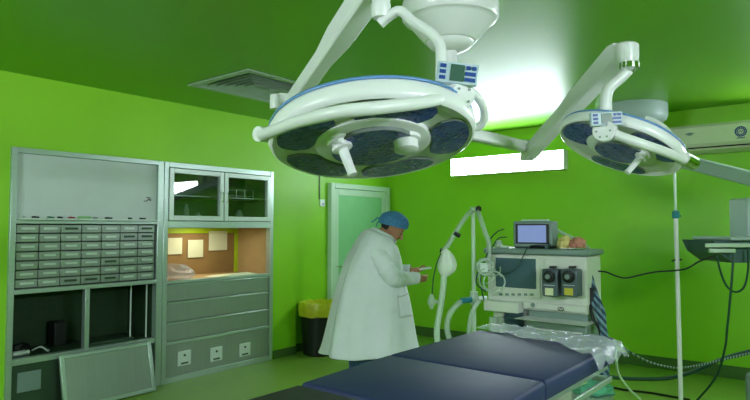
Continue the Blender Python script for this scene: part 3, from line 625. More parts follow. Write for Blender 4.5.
# ---------------------------------------------------------------- operating table
TX0, TX1 = -1.385, -.76; TZ = 1.05
T = empty('operating_table', (-1.07, 1.9, 0), 'operating table with navy padded sections in the foreground', 'operating table')
def pad(y0, y1, z, m, name, th=.07, dz=0, x0=TX0, x1=TX1):
    f = MB(); r_ = .016; rings = []
    for (ins, zz) in ((.012, -th), (0, -th+.012), (0, -r_), (r_*.3, -r_*.3), (r_, 0)):
        rr = []
        for (sx, sy) in ((0,0),(1,0),(1,1),(0,1)):
            xx = x0+ins if sx == 0 else x1-ins; yy = y0+ins if sy == 0 else y1-ins
            rr.append(Vector((xx, yy, z+zz+dz*(yy-y0)/(y1-y0))))
        rings.append(rr)
    f.loft(rings); return f.build(name, m, T, smooth=50, bevel=.006)
pad(1.798, 2.50, TZ, M_pad, 'back_pad'); pad(1.335, 1.797, TZ-.012, M_pad, 'seat_pad', dz=.012); pad(.62, 1.328, TZ-.016, M_padd, 'leg_pad', dz=.0); pad(2.515, 2.72, TZ-.006, M_pad, 'head_pad', x0=TX0+.12, x1=TX1-.06)
f = MB(); f.box((TX0+.03, 1.34, TZ-.10), (TX1-.03, 2.50, TZ-.072)); f.box((TX0+.03, .68, TZ-.145), (TX1-.03, 1.33, TZ-.118)); f.build('table_frame', M_steel, T, bevel=.004)
for xx in (TX0+.0, TX1+.012):
    f = MB(); f.box((xx-.006, 1.38, TZ-.120), (xx+.006, 2.40, TZ-.100)); f.box((xx-.006, .75, TZ-.165), (xx+.006, 1.28, TZ-.135))
    for yy in (1.45, 1.9, 2.38): f.box((min(xx, TX0+.06 if xx < -1 else TX1-.05), yy-.015, TZ-.12), (max(xx, TX0+.06 if xx < -1 else TX1-.05), yy+.015, TZ-.10))
    for yy in (.85, 1.2): f.box((min(xx, TX0+.06 if xx < -1 else TX1-.05), yy-.015, TZ-.16), (max(xx, TX0+.06 if xx < -1 else TX1-.05), yy+.015, TZ-.14))
    f.build('side_rail', M_steel, T, bevel=.002)
MB().box((-1.24, 1.35, .78), (-.90, 2.2, TZ-.10)).build('under_carriage', M_steeld, T, bevel=.02)
MB().box((-1.2, 1.5, .24), (-.94, 1.95, .79)).build('column', M_steel, T, bevel=.02)
MB().box((-1.32, .95, .05), (-.82, 2.15, .22)).build('base', M_whitec, T, bevel=.04)
for xx in (-1.22, -.92):
    for yy in (1.03, 2.06): MB().cyl((xx-.015, yy, .03), (xx+.015, yy, .03), .03, 18).build('caster', M_rubber, T)
# cable lever under the edge
f = MB(); f.tube([D(565, 392, 2.75), D(586, 382, 2.85)], .006, 8); f.build('lever', M_chrome, T)
# plastic film over the head end
f = MB(); nu, nv = 46, 26; rows = []
for i in range(nv+1):
    v_ = i/nv; rr = []
    for j in range(nu+1):
        u_ = j/nu
        x_ = TX0-.012+(TX1-TX0+.045)*u_
        ys_ = 2.50-.30*u_**1.2; ye_ = 2.66-.08*u_
        y_ = ys_+(ye_-ys_)*v_
        w_ = noise.noise(Vector((x_*9, y_*16, 1)))*.018+noise.noise(Vector((x_*30, y_*40, 3)))*.013+abs(noise.noise(Vector((x_*6+y_*10, y_*4, 7))))*.02
        z_ = TZ+.012+max(w_, -.006)
        e = max(0, (u_-.955)/.045); z_ -= e*.05
        if v_ > .9: z_ -= (v_-.9)*.25
        rr.append(Vector((x_, y_, z_)))
    rows.append(rr)
f.loft(rows, cap=False, closed=False)
tag(f.build('plastic_sheet', M_film, smooth=60, solid=.001), 'crinkled clear plastic sheet over the head end of the operating table', 'plastic sheet')
# teal cloth bundle behind the table foot
tg = D(592, 388, 3.9)
t = empty('supply_stool', (tg.x, tg.y, 0), 'low stool holding a pale teal cloth, seen under the table edge', 'stool')
hz = tg.z-.03
MB().lathe((tg.x, tg.y, hz-.04), UZ, [(.12, 0), (.13, .01), (.13, .035), (.12, .04)], 24).build('seat', M_steel, t)
for k_ in range(4):
    a = PI/4+k_*PI/2; MB().tube([(tg.x+.08*math.cos(a), tg.y+.08*math.sin(a), hz-.04), (tg.x+.15*math.cos(a), tg.y+.15*math.sin(a), 0)], .012, 8).build('leg', M_steel, t)
tag(blob((tg.x, tg.y, hz+.03), .12, .12, .065, .18, 2.2, seed=8).build('cloth_bundle', M_tealcloth), 'pale teal cloth bundle just beyond the table edge', 'cloth')
# ---------------------------------------------------------------- anaesthesia machine
YM0 = 4.13
def Q(x, y, o=0.): p = atY(x, y, YM0); return Vector((p.x, YM0-o, p.z))
A0 = Q(488, 335); A1 = Q(588, 335)
xa, xb = A0.x, A1.x; DEP = .30
AM = empty('anaesthesia_machine', ((xa+xb)/2, YM0+.2, 0), 'pale anaesthesia machine with twin vaporisers and a large grey display', 'medical machine')
zt = Q(540, 254).z
def mbox(name, x0, y0, x1, y1, o0, o1, m, par=None, bevel=.004):
    a = Q(x0, y0); bb = Q(x1, y1); return MB().box((a.x, YM0-o0, a.z), (bb.x, YM0-o1, bb.z)).build(name, m, par or AM, bevel=bevel)
zb = Q(540, 311).z; zbb = Q(540, 255).z
MB().box((xa, YM0, zb), (xb, YM0+DEP, zbb)).build('upper_body', M_mach, AM, bevel=.012)
MB().box((xa-.02, YM0-.03, zbb+.001), (xb+.02, YM0+DEP+.02, zbb+.045)).build('top_tray', M_machd, AM, bevel=.012)
ds = mbox('display_bezel', 492.5, 256, 541, 299, .0, .012, M_mach)
mbox('display_screen', 496.5, 257.5, 537, 289, .0125, .018, M_screen, ds)
for k_ in range(6): mbox('button', 500+k_*6.2, 293, 503.3+k_*6.2, 295.6, .0125, .018, M_machd, ds, .001)
mbox('side_panel_plate', 545, 257, 587, 298, .0, .01, M_mach)
for i, (x0, x1, lab) in enumerate(((548, 564, M_paper), (567, 583.5, M_yellow))):
    vv = mbox('vaporiser', x0, 268, x1, 296, .01, .12, M_vap, None, .012)
    cq = Q((x0+x1)/2, 275.5, .12); pr_ = MB(); pr_.lathe(cq, (0, -1, 0), [(.044, 0), (.044, .012), (.034, .015), (.034, .03), (.028, .034), (.001, .034)], 28); pr_.build('dial', M_black, vv)
    MB().lathe(cq+Vector((0, -.034, 0)), (0, -1, 0), [(.018, 0), (.016, .008), (.001, .009)], 18).build('dial_cap', M_machd, vv)
    q1 = Q(x0+4, 286.5, .12); q2 = Q(x1-4, 294, .12); MB().box((q1.x, YM0-.121, q1.z), (q2.x, YM0-.126, q2.z)).build('label_plate', lab, vv)
    q1 = Q(x0+2.5, 283.4, .12); q2 = Q(x1-2.5, 284.6, .12); MB().box((q1.x, YM0-.121, q1.z), (q2.x, YM0-.125, q2.z)).build('label_line', M_alu, vv)
    q1 = Q((x0+x1)/2-2.5, 265.5); q2 = Q((x0+x1)/2+2.5, 268); MB().box((q1.x, YM0-.03, q1.z), (q2.x, YM0-.08, q2.z)).build('lock_lever', M_black, vv)
# lower modules
lm = mbox('front_module', 489, 299, 523, 312.5, -.02, .09, M_mach, None, .008)
mbox('module_handle', 498, 300.2, 510, 301.2, .09, .095, M_machd, lm)
mp_ = mbox('gas_panel', 525, 301, 588, 313, -.02, .03, M_mach, None, .006)
cq = Q(534.5, 304.5, .03); MB().lathe(cq, (0, -1, 0), [(.016, 0), (.014, .012), (.001, .013)], 18).build('power_switch', M_machd, mp_)
cq = Q(562.5, 308.5, .031); f = MB(); f.tube([cq+Vector((.022*math.cos(a*PI/8), 0, .012*math.sin(a*PI/8))) for a in range(17)], .0025, 6); f.tube([cq+Vector((-.012,0,-.006)), cq+Vector((0,0,.006)), cq+Vector((.012,0,-.006))], .0025, 6); f.build('maker_mark', M_black, mp_)
mbox('text_line', 549, 303.4, 560, 304.4, .03, .032, M_machd, mp_, 0); mbox('text_line', 563, 303.4, 577, 304.4, .03, .032, M_machd, mp_, 0)
# work surface, drawers, base
a = Q(523, 315.5); bb = Q(590, 323)
MB().box((a.x, YM0-.16, bb.z), (bb.x+.03, YM0+.26, a.z-.004)).build('work_surface', M_whitec, AM, bevel=.012)
zdr = bb.z
MB().box((a.x+.02, YM0-.02, .2), (xb, YM0+.28, zdr)).build('cabinet_body', M_machd, AM, bevel=.01)
MB().box((a.x+.03, YM0+.03, zdr-.02), (xb-.01, YM0+.28, zb+.01)).build('body_support', M_machd, AM)
for k_ in range(3):
    z0 = .22+k_*(zdr-.28)/3; f = MB().box((a.x+.05, YM0-.035, z0+.01), (xb-.03, YM0-.021, z0+(zdr-.28)/3-.01)).build('drawer', M_mach, AM, bevel=.004)
MB().box((xa+.02, YM0+.05, .5), (a.x+.01, YM0+.28, zb)).build('absorber_body', M_mach, AM, bevel=.01)
c0 = Q(515, 325, -.02); f = MB(); prof = []
for k_ in range(16): prof += [(.075, k_*.014), (.062, k_*.014+.007)]
f.lathe((c0.x, YM0-.02, c0.z-.12), UZ, prof, 24); f.build('bellows', M_boomd, AM, smooth=20)
f = MB()
for q_, r_ in ((495, .035), (503, .03)):
    cq = Q(q_, 325, .02); f.cyl((cq.x, YM0-.02, cq.z-.13), (cq.x, YM0-.02, cq.z+.06), r_, 20)
f.build('valve_tube', M_clear, AM)
MB().box((xa+.05, YM0-.05, .09), (xb+.0, YM0+.34, .2)).build('base', M_machd, AM, bevel=.02)
for xx in (xa+.1, xb-.05):
    for yy in (YM0, YM0+.28): MB().cyl((xx-.02, yy, .045), (xx+.02, yy, .045), .045, 20).build('caster', M_rubber, AM)
# side hook bracket on the right side
f = MB(); q = Q(589, 300); f.box((xb, YM0+.05, q.z-.06), (xb+.02, YM0+.12, q.z+.08)); f.build('side_bracket', M_black, AM)
ztt = zbb+.045
# patient monitor on top
mo0 = Q(509.5, 240); mo1 = Q(549, 240); mz1 = Q(530, 221).z
PM = empty('patient_monitor', ((mo0.x+mo1.x)/2, YM0+.12, ztt), 'small patient monitor with bluish lit screen on top of the machine', 'monitor')
MB().box((mo0.x, YM0+.06, ztt+.005), (mo1.x, YM0+.18, mz1)).build('casing', M_machd, PM, bevel=.012)
a = Q(512.5, 224); bb = Q(546, 243)
MB().box((a.x, YM0+.052, ztt+.035), (bb.x, YM0+.0595, a.z)).build('screen_border', M_black, PM)
MB().box((a.x+.02, YM0+.048, ztt+.045), (bb.x-.02, YM0+.0515, a.z-.01)).build('screen', M_screenon, PM)
MB().box((mo0.x+.02, YM0+.05, ztt), (mo1.x-.02, YM0+.2, ztt+.005)).build('foot', M_black, PM)
MB().box((mo0.x+.05, YM0+.1, mz1), (mo1.x-.05, YM0+.14, mz1+.012)).build('carry_handle', M_alu, PM, bevel=.004)
# things on the tray
p = Q(542, 248); t = empty('cable_bundle', (p.x, YM0+.02, ztt), 'coiled black cable bundle lying before the monitor', 'cable')
f = MB()
for k_ in range(4): f.tube(smooth_path([(p.x-.09, YM0+.0+.012*k_, ztt+.012+.006*(k_ % 2)), (p.x-.03, YM0-.01+.012*k_, ztt+.02), (p.x+.04, YM0+.008*k_, ztt+.014), (p.x+.10, YM0+.0+.01*k_, ztt+.016)], 4), .009, 8)
f.build('cable_loops', M_black, t); MB().box((p.x+.03, YM0-.02, ztt+.001), (p.x+.05, YM0+.05, ztt+.034)).build('tie_band', M_boomd, t)
for (xx, m_, lab, sd, rr) in ((560, M_beige, 'cream crumpled cloth on the machine top beside the monitor', 2, .055), (572, M_pink, 'pinkish crumpled cloth at the right end of the machine top', 5, .055)):
    p = Q(xx, 244); tag(blob((p.x, YM0+.10, ztt+.034), rr, rr*1.1, .062 if xx == 560 else .05, .2, 2.4, seed=sd).build('crumpled_cloth', m_), lab, 'cloth')
p = Q(494, 247); tag(MB().lathe((p.x, YM0+.08, ztt), UZ, [(.03, 0), (.03, .03), (.02, .04), (.02, .055), (.001, .056)], 18).build('sample_cup', M_alu), 'small white cup at the left end of the machine top', 'cup')
p = Q(503, 248); tag(MB().box((p.x-.03, YM0+.0, ztt), (p.x+.03, YM0+.04, ztt+.018)).build('black_clip', M_alu, bevel=.005), 'little pale box left of the monitor on machine top', 'box')
# hoses: right arc, coiled tubes left, blue-white bundle
f = MB(); f.tube(smooth_path([D(550, 226, 4.6), D(562, 233, 4.58), D(575, 239, 4.52), D(586, 246, 4.44), D(594, 256, 4.36), D(596, 266, 4.3), D(592, 274, 4.26)], 5), .014, 10)
tag(f.build('breathing_hose', M_tube), 'pale hose arching from the monitor over the machine right end', 'hose')
f = MB()
for off, wob in ((-1.5, 0), (1.4, 1.2), (-4.4, -1)):
    f.tube(smooth_path([D(590+off*.3, 272, 4.22), D(592+off*.6, 282, 4.2), D(596+off, 296, 4.17), D(601+off+wob, 312, 4.12), D(605+off-wob, 328, 4.08), D(606+off, 345, 4.02), D(606+off, 380, 4.0)], 6), .0125, 8)
tag(f.build('gas_hose_bundle', M_cableblue), 'blue and white gas hoses hanging down the machine right side', 'hose')
f = MB()
f.tube(smooth_path([D(590, 305, 4.15), D(593, 318, 4.12), D(600, 330, 4.1), D(602, 350, 4.1)], 5), .012, 8)
tag(f.build('black_hose', M_black), 'short black hose beside the gas hoses', 'hose')
rnd = random.Random(4); f = MB()
for k_ in range(8):
    cx_, cy_ = 487+rnd.uniform(-4, 8), 274+rnd.uniform(-9, 12); rr = rnd.uniform(6, 12)
    pts = [D(cx_+rr*math.cos(a*PI/6+k_), cy_+rr*.95*math.sin(a*PI/6+k_), 4.42+.015*math.sin(a+k_)+.012*k_-.08) for a in range(11)]
    f.tube(smooth_path(pts, 3), .0055, 6)
tag(f.build('coiled_tubing', M_clear), 'tangled coils of clear tubing hanging at the machine left side', 'tubing')
f = MB(); f.tube(smooth_path([Q(529, 248, .04), Q(526, 256, .05), Q(520, 266, .05), Q(512, 272, .05), Q(500, 273, .05), Q(490, 268, .06)], 5), .004, 6)
tag(f.build('sensor_cable', M_dgreen), 'thin cable drooping across the machine display', 'cable')
f = MB(); f.tube(smooth_path([D(504, 229, 4.66), D(497, 232, 4.64), D(490, 240, 4.6), D(488, 252, 4.5), D(482, 268, 4.45), D(481, 285, 4.45), D(484, 300, 4.45)], 5), .005, 6); f.tube(smooth_path([D(507, 237, 4.7), D(499, 238, 4.66), D(494, 244, 4.6), D(486, 258, 4.5), D(478, 272, 4.42), D(477, 284, 4.42), D(486, 292, 4.42)], 5), .005, 6)
tag(f.build('monitor_leads', M_dgreen), 'thin dark leads looping from the monitor down the left side', 'cable')
f = MB(); g = D(483, 268, 4.4); f.obox(g, (RT, FH, UZ), .035, .03, .035); tag(f.build('sensor_box', M_alu, bevel=.008), 'small pale box among the tubing coils', 'box')
# ---------------------------------------------------------------- breathing circuit stand
cs = D(474.5, 340, 4.62); cs.z = 0; ct = D(473, 209, 4.62)
t = empty('hose_stand', cs, 'slim pale pole stand holding breathing hoses left of the machine', 'stand')
MB().tube([cs+UZ*.06, Vector((ct.x, ct.y, ct.z))], .016, 14).build('pole', M_tube, t)
f = MB(); f.cyl(ct-RT*.02, ct+RT*.05, .018, 14); f.build('top_clamp', M_alu, t); f = MB(); f.cyl(ct+RT*.04-FH*.02, ct+RT*.04+FH*.02, .024, 16); f.build('clamp_knob', M_black, t)
f = MB(); q = D(474, 298, 4.62); f.cyl(q-UZ*.05, q+UZ*.05, .03, 16); f.cyl(q, q+RT*.1, .016); f.build('lower_clamp', M_alu, t)
for k_ in range(4):
    a = k_*PI/2+.5; dv = Vector((math.cos(a), math.sin(a), 0)); MB().tube([cs+UZ*.08, cs+dv*.22+UZ*.03], .014, 8).build('leg', M_alu, t)
    
def corr(pts, r, name, m, lab, cat='hose', k=14):
    P_ = smooth_path(pts, k); f = MB(); f.tube(P_, [r*(.86+.08*(i % 2)) for i in range(len(P_))], 12); return tag(f.build(name, m, smooth=70), lab, cat)
corr([D(472, 210, 4.6), D(465, 218, 4.58), D(457, 230, 4.55), D(448, 245, 4.52), D(443, 251, 4.5)], .021, 'breathing_hose', M_clear, 'clear corrugated hose sloping from the stand top to the white bag')
corr([D(477, 209, 4.62), D(481, 220, 4.6), D(485, 232, 4.56), D(489, 244, 4.52), D(487, 262, 4.5), D(481, 275, 4.5)], .021, 'breathing_hose', M_clear, 'clear corrugated hose sloping from the stand top to the machine')
corr([D(444, 276, 4.5), D(443, 290, 4.5), D(440, 310, 4.5), D(437, 330, 4.5), D(438, 345, 4.5), D(442, 365, 4.52), D(452, 385, 4.55)], .026, 'breathing_hose', M_tube, 'thick pale corrugated hose hanging down from the white bag', k=10)
corr([D(466, 300, 4.52), D(458, 304, 4.5), D(450, 314, 4.5), D(447, 326, 4.5), D(449, 338, 4.5), D(453, 350, 4.5), D(456, 380, 4.5)], .024, 'breathing_hose', M_clear, 'clear corrugated hose bending down from the blue connector', k=10)
corr([D(480, 300, 4.52), D(474, 308, 4.5), D(470, 322, 4.5), D(469, 340, 4.5), D(469, 370, 4.5)], .02, 'breathing_hose', M_clear, 'clear corrugated hose hanging right behind the stand pole', k=10)
tag(MB().cyl(D(461, 301, 4.5), D(471, 299.5, 4.54), .022, 16).build('blue_connector', M_teal), 'blue hose connector left of the stand pole', 'connector')
for (x0, y0, x1, y1, lab) in ((454, 233, 460, 236, 'upper black clip on the sloping clear hose'), (440, 250, 448, 252.5, 'lower black clip above the white breathing bag')):
    tag(MB().cyl(D(x0, y0, 4.53), D(x1, y1, 4.53), .017, 14).build('hose_clip', M_black), lab, 'clip', 'clips on the breathing hose')
f = MB(); rings = []
X_, Z_ = RT, UZ
outl = [(248.5, 444.5, 446.5), (251, 441.5, 450), (255, 440, 453.5), (260, 438.6, 456), (265, 437.6, 457), (270, 437.8, 456), (274, 440, 452), (277, 442.5, 447), (280, 443, 446)]
for (yy, x0, x1) in outl:
    a_ = D(x0, yy, 4.5); b_ = D(x1, yy, 4.5); cN = (a_+b_)/2; hw = (b_-a_).length/2
    rings.append([cN+RT*(hw*math.cos(2*PI*j/20))+FH*(min(hw, .06)*.8*math.sin(2*PI*j/20)) for j in range(20)])
f.loft(rings); tag(f.build('breathing_bag', M_bagw), 'white translucent breathing bag hanging from the sloping hose', 'breathing bag')
f = MB(); f.tube(smooth_path([D(441, 253, 4.46), D(436, 266, 4.45), D(433, 282, 4.45), D(432, 296, 4.45)], 5), .005, 8); 
tag(f.build('sample_line', M_dgreen), 'thin dark sample tube hanging left of the breathing bag', 'tube')
f = MB(); g = D(431.5, 301, 4.45); f.lathe(g+UZ*.05, -UZ, [(.012, 0), (.02, .02), (.03, .05), (.03, .07), (.015, .09), (.012, .11)], 16); f.cyl(g+UZ*.01, g+RT*.05-UZ*.01, .012)
tag(f.build('airway_connector', M_clear), 'clear plastic elbow connector dangling on the thin tube', 'connector')
# ---------------------------------------------------------------- person
PD = 5.30
def G(x, y, o=0.): return D(x, y, PD)+FH*o
Fd = (RT*math.cos(.28)+FH*math.sin(.28)); Sd = (RT*math.sin(.28)-FH*math.cos(.28))   # facing, his right (near) side
pb = G(368, 398); pb.z = 0
PR = empty('person', pb, 'person in a long white coat and blue cap bending over a small white object', 'person')
body = MB()
def caps(a, b, r0, r1, n=14):
    a = Vector(a); b = Vector(b); d_ = (b-a); L_ = d_.length
    prof = [(r0*math.sin(t), -r0*math.cos(t)) for t in (0, .4, .8, 1.2, PI/2)]+[(r1*math.cos(t), L_+r1*math.sin(t)) for t in (0, .4, .8, 1.2, PI/2)]
    body.lathe(a, d_, prof, n)
zc = lambda p, z: Vector((p.x, p.y, z))
hip = G(366, 309); hip.z = .92
chest = G(372, 262); neckb = G(379, 240); neckt = G(384, 233)
for s_ in (-1, 1):
    hj = hip+Sd*(.10*s_); kn = pb+Sd*(.11*s_)+Fd*(.03+.03*s_)+UZ*.48; an = pb+Sd*(.12*s_)+Fd*(-.03+.04*s_)+UZ*.09
    caps(hj, kn, .095, .065); caps(kn, an, .062, .04); caps(an-UZ*.03, an+Fd*.15-UZ*.05, .038, .032)
body.ell(hip, .16, .20, .15, (Fd, Sd, UZ)); caps(hip, chest, .17, .17, 20); body.ell(chest, .15, .20, .17, (Fd, Sd, UZ))
caps(chest, neckb, .12, .075); caps(neckb, neckt, .065, .06)
# head
hd_c = G(393, 227); Fq = RT*math.cos(-.05)+FH*math.sin(-.05); hz_ = (Fq*.80-UZ*.60).normalized(); hy_ = (UZ*.80+Fq*.60).normalized()   # face direction, crown direction
hs = hz_.cross(hy_).normalized()
AX = (hz_, hs, hy_)
body.ell(hd_c, .106, .082, .104, AX, 24, 16); body.ell(hd_c+hz_*.030-hy_*.058, .076, .062, .072, AX, 20, 12)
body.ell(hd_c+hz_*.062-hy_*.098, .026, .028, .022, AX); caps(hd_c+hz_*.096+hy_*.0, hd_c+hz_*.124-hy_*.038, .009, .015); caps(hd_c+hz_*.085-hy_*.066-hs*.02, hd_c+hz_*.085-hy_*.066+hs*.02, .010, .010)
caps(hd_c+hz_*.084+hy_*.014-hs*.04, hd_c+hz_*.084+hy_*.014+hs*.04, .012, .012)
for s_ in (-1, 1): body.ell(hd_c+hs*(.078*s_)-hz_*.008-hy_*.02, .020, .010, .032, AX)
caps(neckt, hd_c-hy_*.05-hz_*.02, .06, .058)
# arms (inside the sleeves) and hands
shN = G(369, 252)+Sd*.16; elN = G(384, 277)+Sd*.20; wrN = G(414, 277.5)+Sd*.07
shF = G(374, 250)-Sd*.16; elF = G(388, 277)-Sd*.18; wrF = G(409, 270.5)-Sd*.02
for a_, b_, c_ in ((shN, elN, wrN), (shF, elF, wrF)):
    caps(a_, b_, .055, .045); caps(b_, c_, .043, .027)
def hand(wr, palmdir, pn, side, curl):
    # palmdir: towards fingers, pn: palm normal (facing), side: towards thumb
    pd = palmdir.normalized(); pn = (pn-pd*pn.dot(pd)).normalized(); sd = pn.cross(pd)*side
    pc = wr+pd*.05
    body.obox(pc, (pd, sd, pn), .042, .036, .011); body.ell(pc, .055, .042, .018, (pd, sd, pn)); caps(wr-pd*.02, wr+pd*.03, .026, .024)
    for k_, (off, ln, cu) in enumerate(((.028, .068, .7), (.010, .076, .9), (-.009, .071, 1.05), (-.027, .055, 1.2))):
        p_ = wr+pd*.09+sd*off; a1 = .25*curl*cu; prev = p_-pd*.02
        dirs = pd; q_ = p_; ang = 0
        caps(prev, p_, .0095, .0095, 8)
        for seg, fr in enumerate((.45, .32, .23)):
            ang += curl*cu*(.55 if seg == 0 else .6); dv = pd*math.cos(ang)+pn*math.sin(ang); nx_ = q_+dv*ln*fr
            caps(q_, nx_, .0088-.0008*seg, .0082-.0008*seg, 8); q_ = nx_
    t0 = wr+pd*.03+sd*.03; t1 = t0+(sd*.6+pd*.7+pn*.25).normalized()*.04; t2 = t1+(pd*.8+pn*.5+sd*.1).normalized()*.032; t3 = t2+(pd*.7+pn*.5-sd*.25).normalized()*.024
    caps(t0, t1, .013, .011, 8); caps(t1, t2, .010, .0095, 8); caps(t2, t3, .009, .008, 8)
hand(wrN, (Fd*.92-UZ*.12-Sd*.30), (UZ*.55-Sd*.8), 1, .75)
hand(wrF, (Fd*.96+UZ*.05+Sd*.22), (UZ*.85+Sd*.3), -1, .55)
me_b = body.build('body', M_skin, PR)
md = me_b.modifiers.new('rm', 'REMESH'); md.mode = 'VOXEL'; md.voxel_size = .0055; md.use_smooth_shade = True
md = me_b.modifiers.new('sm', 'SMOOTH'); md.factor = .5; md.iterations = 3
f = MB()
for s_ in (-1, 1): f.ell(hd_c+hz_*.088-hy_*.006+hs*(.032*s_), .010, .012, .009, AX)
f.build('eyes', M_hair, PR)
f = MB()
for s_ in (-1, 1): f.tube([hd_c+hz_*.096+hy_*.016+hs*(.016*s_), hd_c+hz_*.092+hy_*.020+hs*(.05*s_)], .004, 6)
f.tube([hd_c+hz_*.098-hy_*.056-hs*.024, hd_c+hz_*.105-hy_*.052, hd_c+hz_*.098-hy_*.056+hs*.024], .006, 8)
f.build('eyebrows_and_moustache', M_hair, PR)
f = MB()
for i in range(7):
    a = -1.2+i*.4
f.ell(hd_c-hz_*.03-hy_*.018, .078, .0805, .062, AX, 24, 12); f.build('hair', M_hair, PR)
# cap
cy_ = (UZ*.97+Fq*.25).normalized(); cx_ = (Fq*.97-UZ*.25).normalized(); cc0 = hd_c+UZ*.042+Fq*.008
f = MB(); rings = []; n_ = 36
for i in range(13):
    t_ = i/12; a = PI*.62*(1-t_); rr = []
    for j in range(n_):
        b_ = 2*PI*j/n_; wv = 1+.035*noise.noise(Vector((math.cos(b_)*3, math.sin(b_)*3, t_*5)))+.012*math.sin(j*2.2)*(1-t_)
        rr.append(cc0+(cx_*(.136*math.sin(a)*math.cos(b_))+hs*(.100*math.sin(a)*math.sin(b_)))*wv+cy_*(.098*math.cos(a)*wv))
    rings.append(rr)
rings.insert(0, [p*.95+cc0*.05 for p in rings[0]])
f.loft(rings, cap=False); f.add([rings[-1][0]], [])
cap = f.build('surgical_cap', M_cap, PR, smooth=80, solid=.003)
f = MB(); kb = cc0-cx_*.135-UZ*.02+UZ*.0
f.ell(kb, .012, .014, .012); f.tube(smooth_path([kb, kb-hz_*.03+hy_*.015, kb-Fd*.05+UZ*.0, kb-Fd*.075-UZ*.012], 4), [.006]*13, 6); f.tube(smooth_path([kb, kb-Fd*.02-UZ*.02, kb-Fd*.03-UZ*.05], 4), .005, 6); f.build('cap_tie', M_cap, cap)
# coat: loft of rings following the silhouette
sil = [(351.5, 322, 419, .34, 0), (346, 324, 418.5, .33, 0), (335, 326.5, 416.5, .295, 0), (318, 330, 413, .285, 0), (302, 333.5, 409.5, .27, 0), (288, 337, 406.5, .262, 0), (275, 340.5, 404, .262, 0), (264, 344, 401.5, .262, 0), (254, 348.5, 399, .258, 0), (246, 354, 396.5, .24, 0), (240, 359.5, 394.5, .205, 0), (235.5, 365, 393, .155, 0), (236, 370.5, 394.5, .118, 0), (235, 373, 394, .096, 0)]
NR = 72; f = MB(); rings = []
for i, (yy, x0, x1, sd, _) in enumerate(sil):
    a_ = G(x0, yy); b_ = G(x1, yy); cN = (a_+b_)/2; hw = (b_-a_).length/2
    tilt = 0 if yy > 246 else (246-yy)/17*.85
    # half-width along Fd so that silhouette width matches
    hF = math.sqrt(max(hw*hw-(sd*math.sin(.28))**2, .02**2))/math.cos(.28)
    fold = max(0, (yy-262)/95)
    rr = []
    for j in range(NR):
        a = 2*PI*j/NR; u = math.cos(a); v_ = math.sin(a); e_ = .88
        cu = math.copysign(abs(u)**e_, u); sv = math.copysign(abs(v_)**e_, v_)
        wv = 1+fold*(.055*math.sin(7*a+.6+yy*.006)+.028*math.sin(13*a+1.7+yy*.012))+.05*noise.noise(Vector((u*2.2, v_*2.2, yy*.06)))+.03*noise.noise(Vector((u*5, v_*5, yy*.09+4)))
        p_ = cN+Fd*(hF*cu*wv)+Sd*(sd*sv*wv)
        p_ += UZ*(.012*fold*math.sin(5*a)) - UZ*(u*tilt*hF)
        rr.append(p_)
    rings.append(rr)
f.loft(rings, cap=False)
def sleeve(pts, rs, seed):
    P_ = smooth_path(pts, 7); R_ = []
    m_ = len(P_)-1
    for i in range(len(P_)):
        q_ = i/m_*(len(rs)-1); k_ = min(int(q_), len(rs)-2); base = rs[k_]+(rs[k_+1]-rs[k_])*(q_-k_)
        R_.append(base*(1+.12*noise.noise(Vector((i*.9, seed, 0)))+.055*math.sin(i*1.9)))
    f.tube(P_, R_, 20, cap=False)
sleeve([G(368, 246)+Sd*.12, G(372, 256)+Sd*.19, G(379, 268)+Sd*.225, G(387, 276.5)+Sd*.20, G(399, 277.5)+Sd*.14, G(411.5, 277.3)+Sd*.08, G(416, 277.6)+Sd*.065], [.09, .098, .085, .075, .062, .052, .046], 1)
sleeve([G(376, 246)-Sd*.12, G(383, 258)-Sd*.20, G(390, 272)-Sd*.21, G(398, 272.5)-Sd*.12, G(408, 270.5)-Sd*.03, G(411, 270.2)-Sd*.015], [.09, .095, .08, .064, .05, .045], 5)
ct_ = f.build('white_coat', M_coat, PR, smooth=80, solid=.006, subs=1)
# coat details
f = MB(); rr = rings[-1]; rl = rings[-2]
colr = [[p+ (p-hd_c).normalized()*.004 for p in rl], [p+UZ*.018 for p in rr], [q*.5+p*.5+UZ*.0+(p-(sum(rr, Vector())/len(rr))).normalized()*.022 for p, q in zip(rr, rl)]]
f.loft(colr, cap=False); f.build('collar', M_coat, ct_, solid=.004)
def surf(yy, a_deg, off=.008):
    # point on coat ring at image row yy & angle
    for i in range(len(sil)-1):
        if sil[i][0] >= yy >= sil[i+1][0]: break
    t_ = (sil[i][0]-yy)/(sil[i][0]-sil[i+1][0]); j = (a_deg/360*NR) % NR; j0 = int(j); fr = j-j0; j1 = (j0+1) % NR
    p_ = (rings[i][j0]*(1-fr)+rings[i][j1]*fr)*(1-t_)+(rings[i+1][j0]*(1-fr)+rings[i+1][j1]*fr)*t_
    cN = (sum(rings[i], Vector())/NR)*(1-t_)+(sum(rings[i+1], Vector())/NR)*t_
    d_ = p_-cN; d_.z = 0; return p_+d_.normalized()*off
f = MB(); rows = []
for i in range(7): rows.append([surf(314-22*i/6, 38+26*j/6, .009) for j in range(7)])
f.loft(rows, cap=False, closed=False); f.build('pocket', M_coat, ct_, solid=.005)
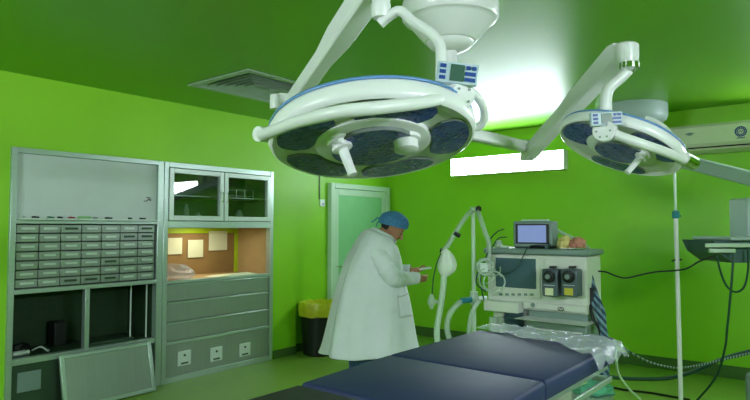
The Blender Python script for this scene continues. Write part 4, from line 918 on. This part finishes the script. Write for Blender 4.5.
f = MB(); f.tube([surf(292+.4*j, 38+26*j/6, .012) for j in range(7)], .005, 6); f.build('pocket_hem', M_coatseam, ct_)
f = MB(); f.tube([surf(yy, 158, .004) for yy in range(246, 350, 6)], .003, 6); f.build('back_seam', M_coatseam, ct_)
# trousers & shoes
f = MB()
for s_ in (-1, 1):
    f.tube(smooth_path([hip+Sd*(.1*s_)-UZ*.1-Fd*.02, pb+Sd*(.12*s_)-Fd*.03+UZ*.5, pb+Sd*(.13*s_)-Fd*.03+UZ*.07], 5), [.12]*4+[.115]*4+[.11]*3, 20)
f.build('trousers', M_scrub, PR)
for s_ in (-1, 1):
    b0 = pb+Sd*(.125*s_)+Fd*(-.04+.04*s_)
    f = MB(); f.loft([[b0+Fd*(x_*1.0)+Sd*(w_*math.cos(2*PI*j/16))+UZ*(.002+h_*(.5+.5*math.sin(2*PI*j/16))) for j in range(16)] for x_, w_, h_ in ((-.09, .02, .05), (-.075, .04, .09), (0, .045, .09), (.08, .05, .07), (.14, .046, .055), (.17, .02, .03))]); f.build('shoe', M_shoe, PR)
# object in hand
ph = G(424, 268.3)+Sd*.015
tag(MB().obox(ph, (Fd*.97+UZ*.12, Sd, UZ*.97-Fd*.12), .055, .032, .009).build('white_phone', M_alu, bevel=.004), 'small white phone held in the hands of the person', 'phone')
# ---------------------------------------------------------------- camera, world, colour
cam = bpy.data.cameras.new('camera'); co = bpy.data.objects.new('camera', cam); C.objects.link(co)
co.location = EYE; co.rotation_euler = (PI/2+PIT, 0, YAW)
cam.sensor_width = 36; cam.lens = FPX/750*36; cam.clip_start = .05; cam.clip_end = 60
bpy.context.scene.camera = co
wd = bpy.data.worlds.new('world'); bpy.context.scene.world = wd; wd.use_nodes = True
wd.node_tree.nodes['Background'].inputs['Color'].default_value = (.02, .03, .02, 1)
vs = bpy.context.scene.view_settings; vs.view_transform = 'Standard'; vs.look = 'None'; vs.gamma = 1; vs.exposure = 0.62; vs.use_curve_mapping = False
for o in bpy.data.objects:
    if '_w' in o: del o['_w']
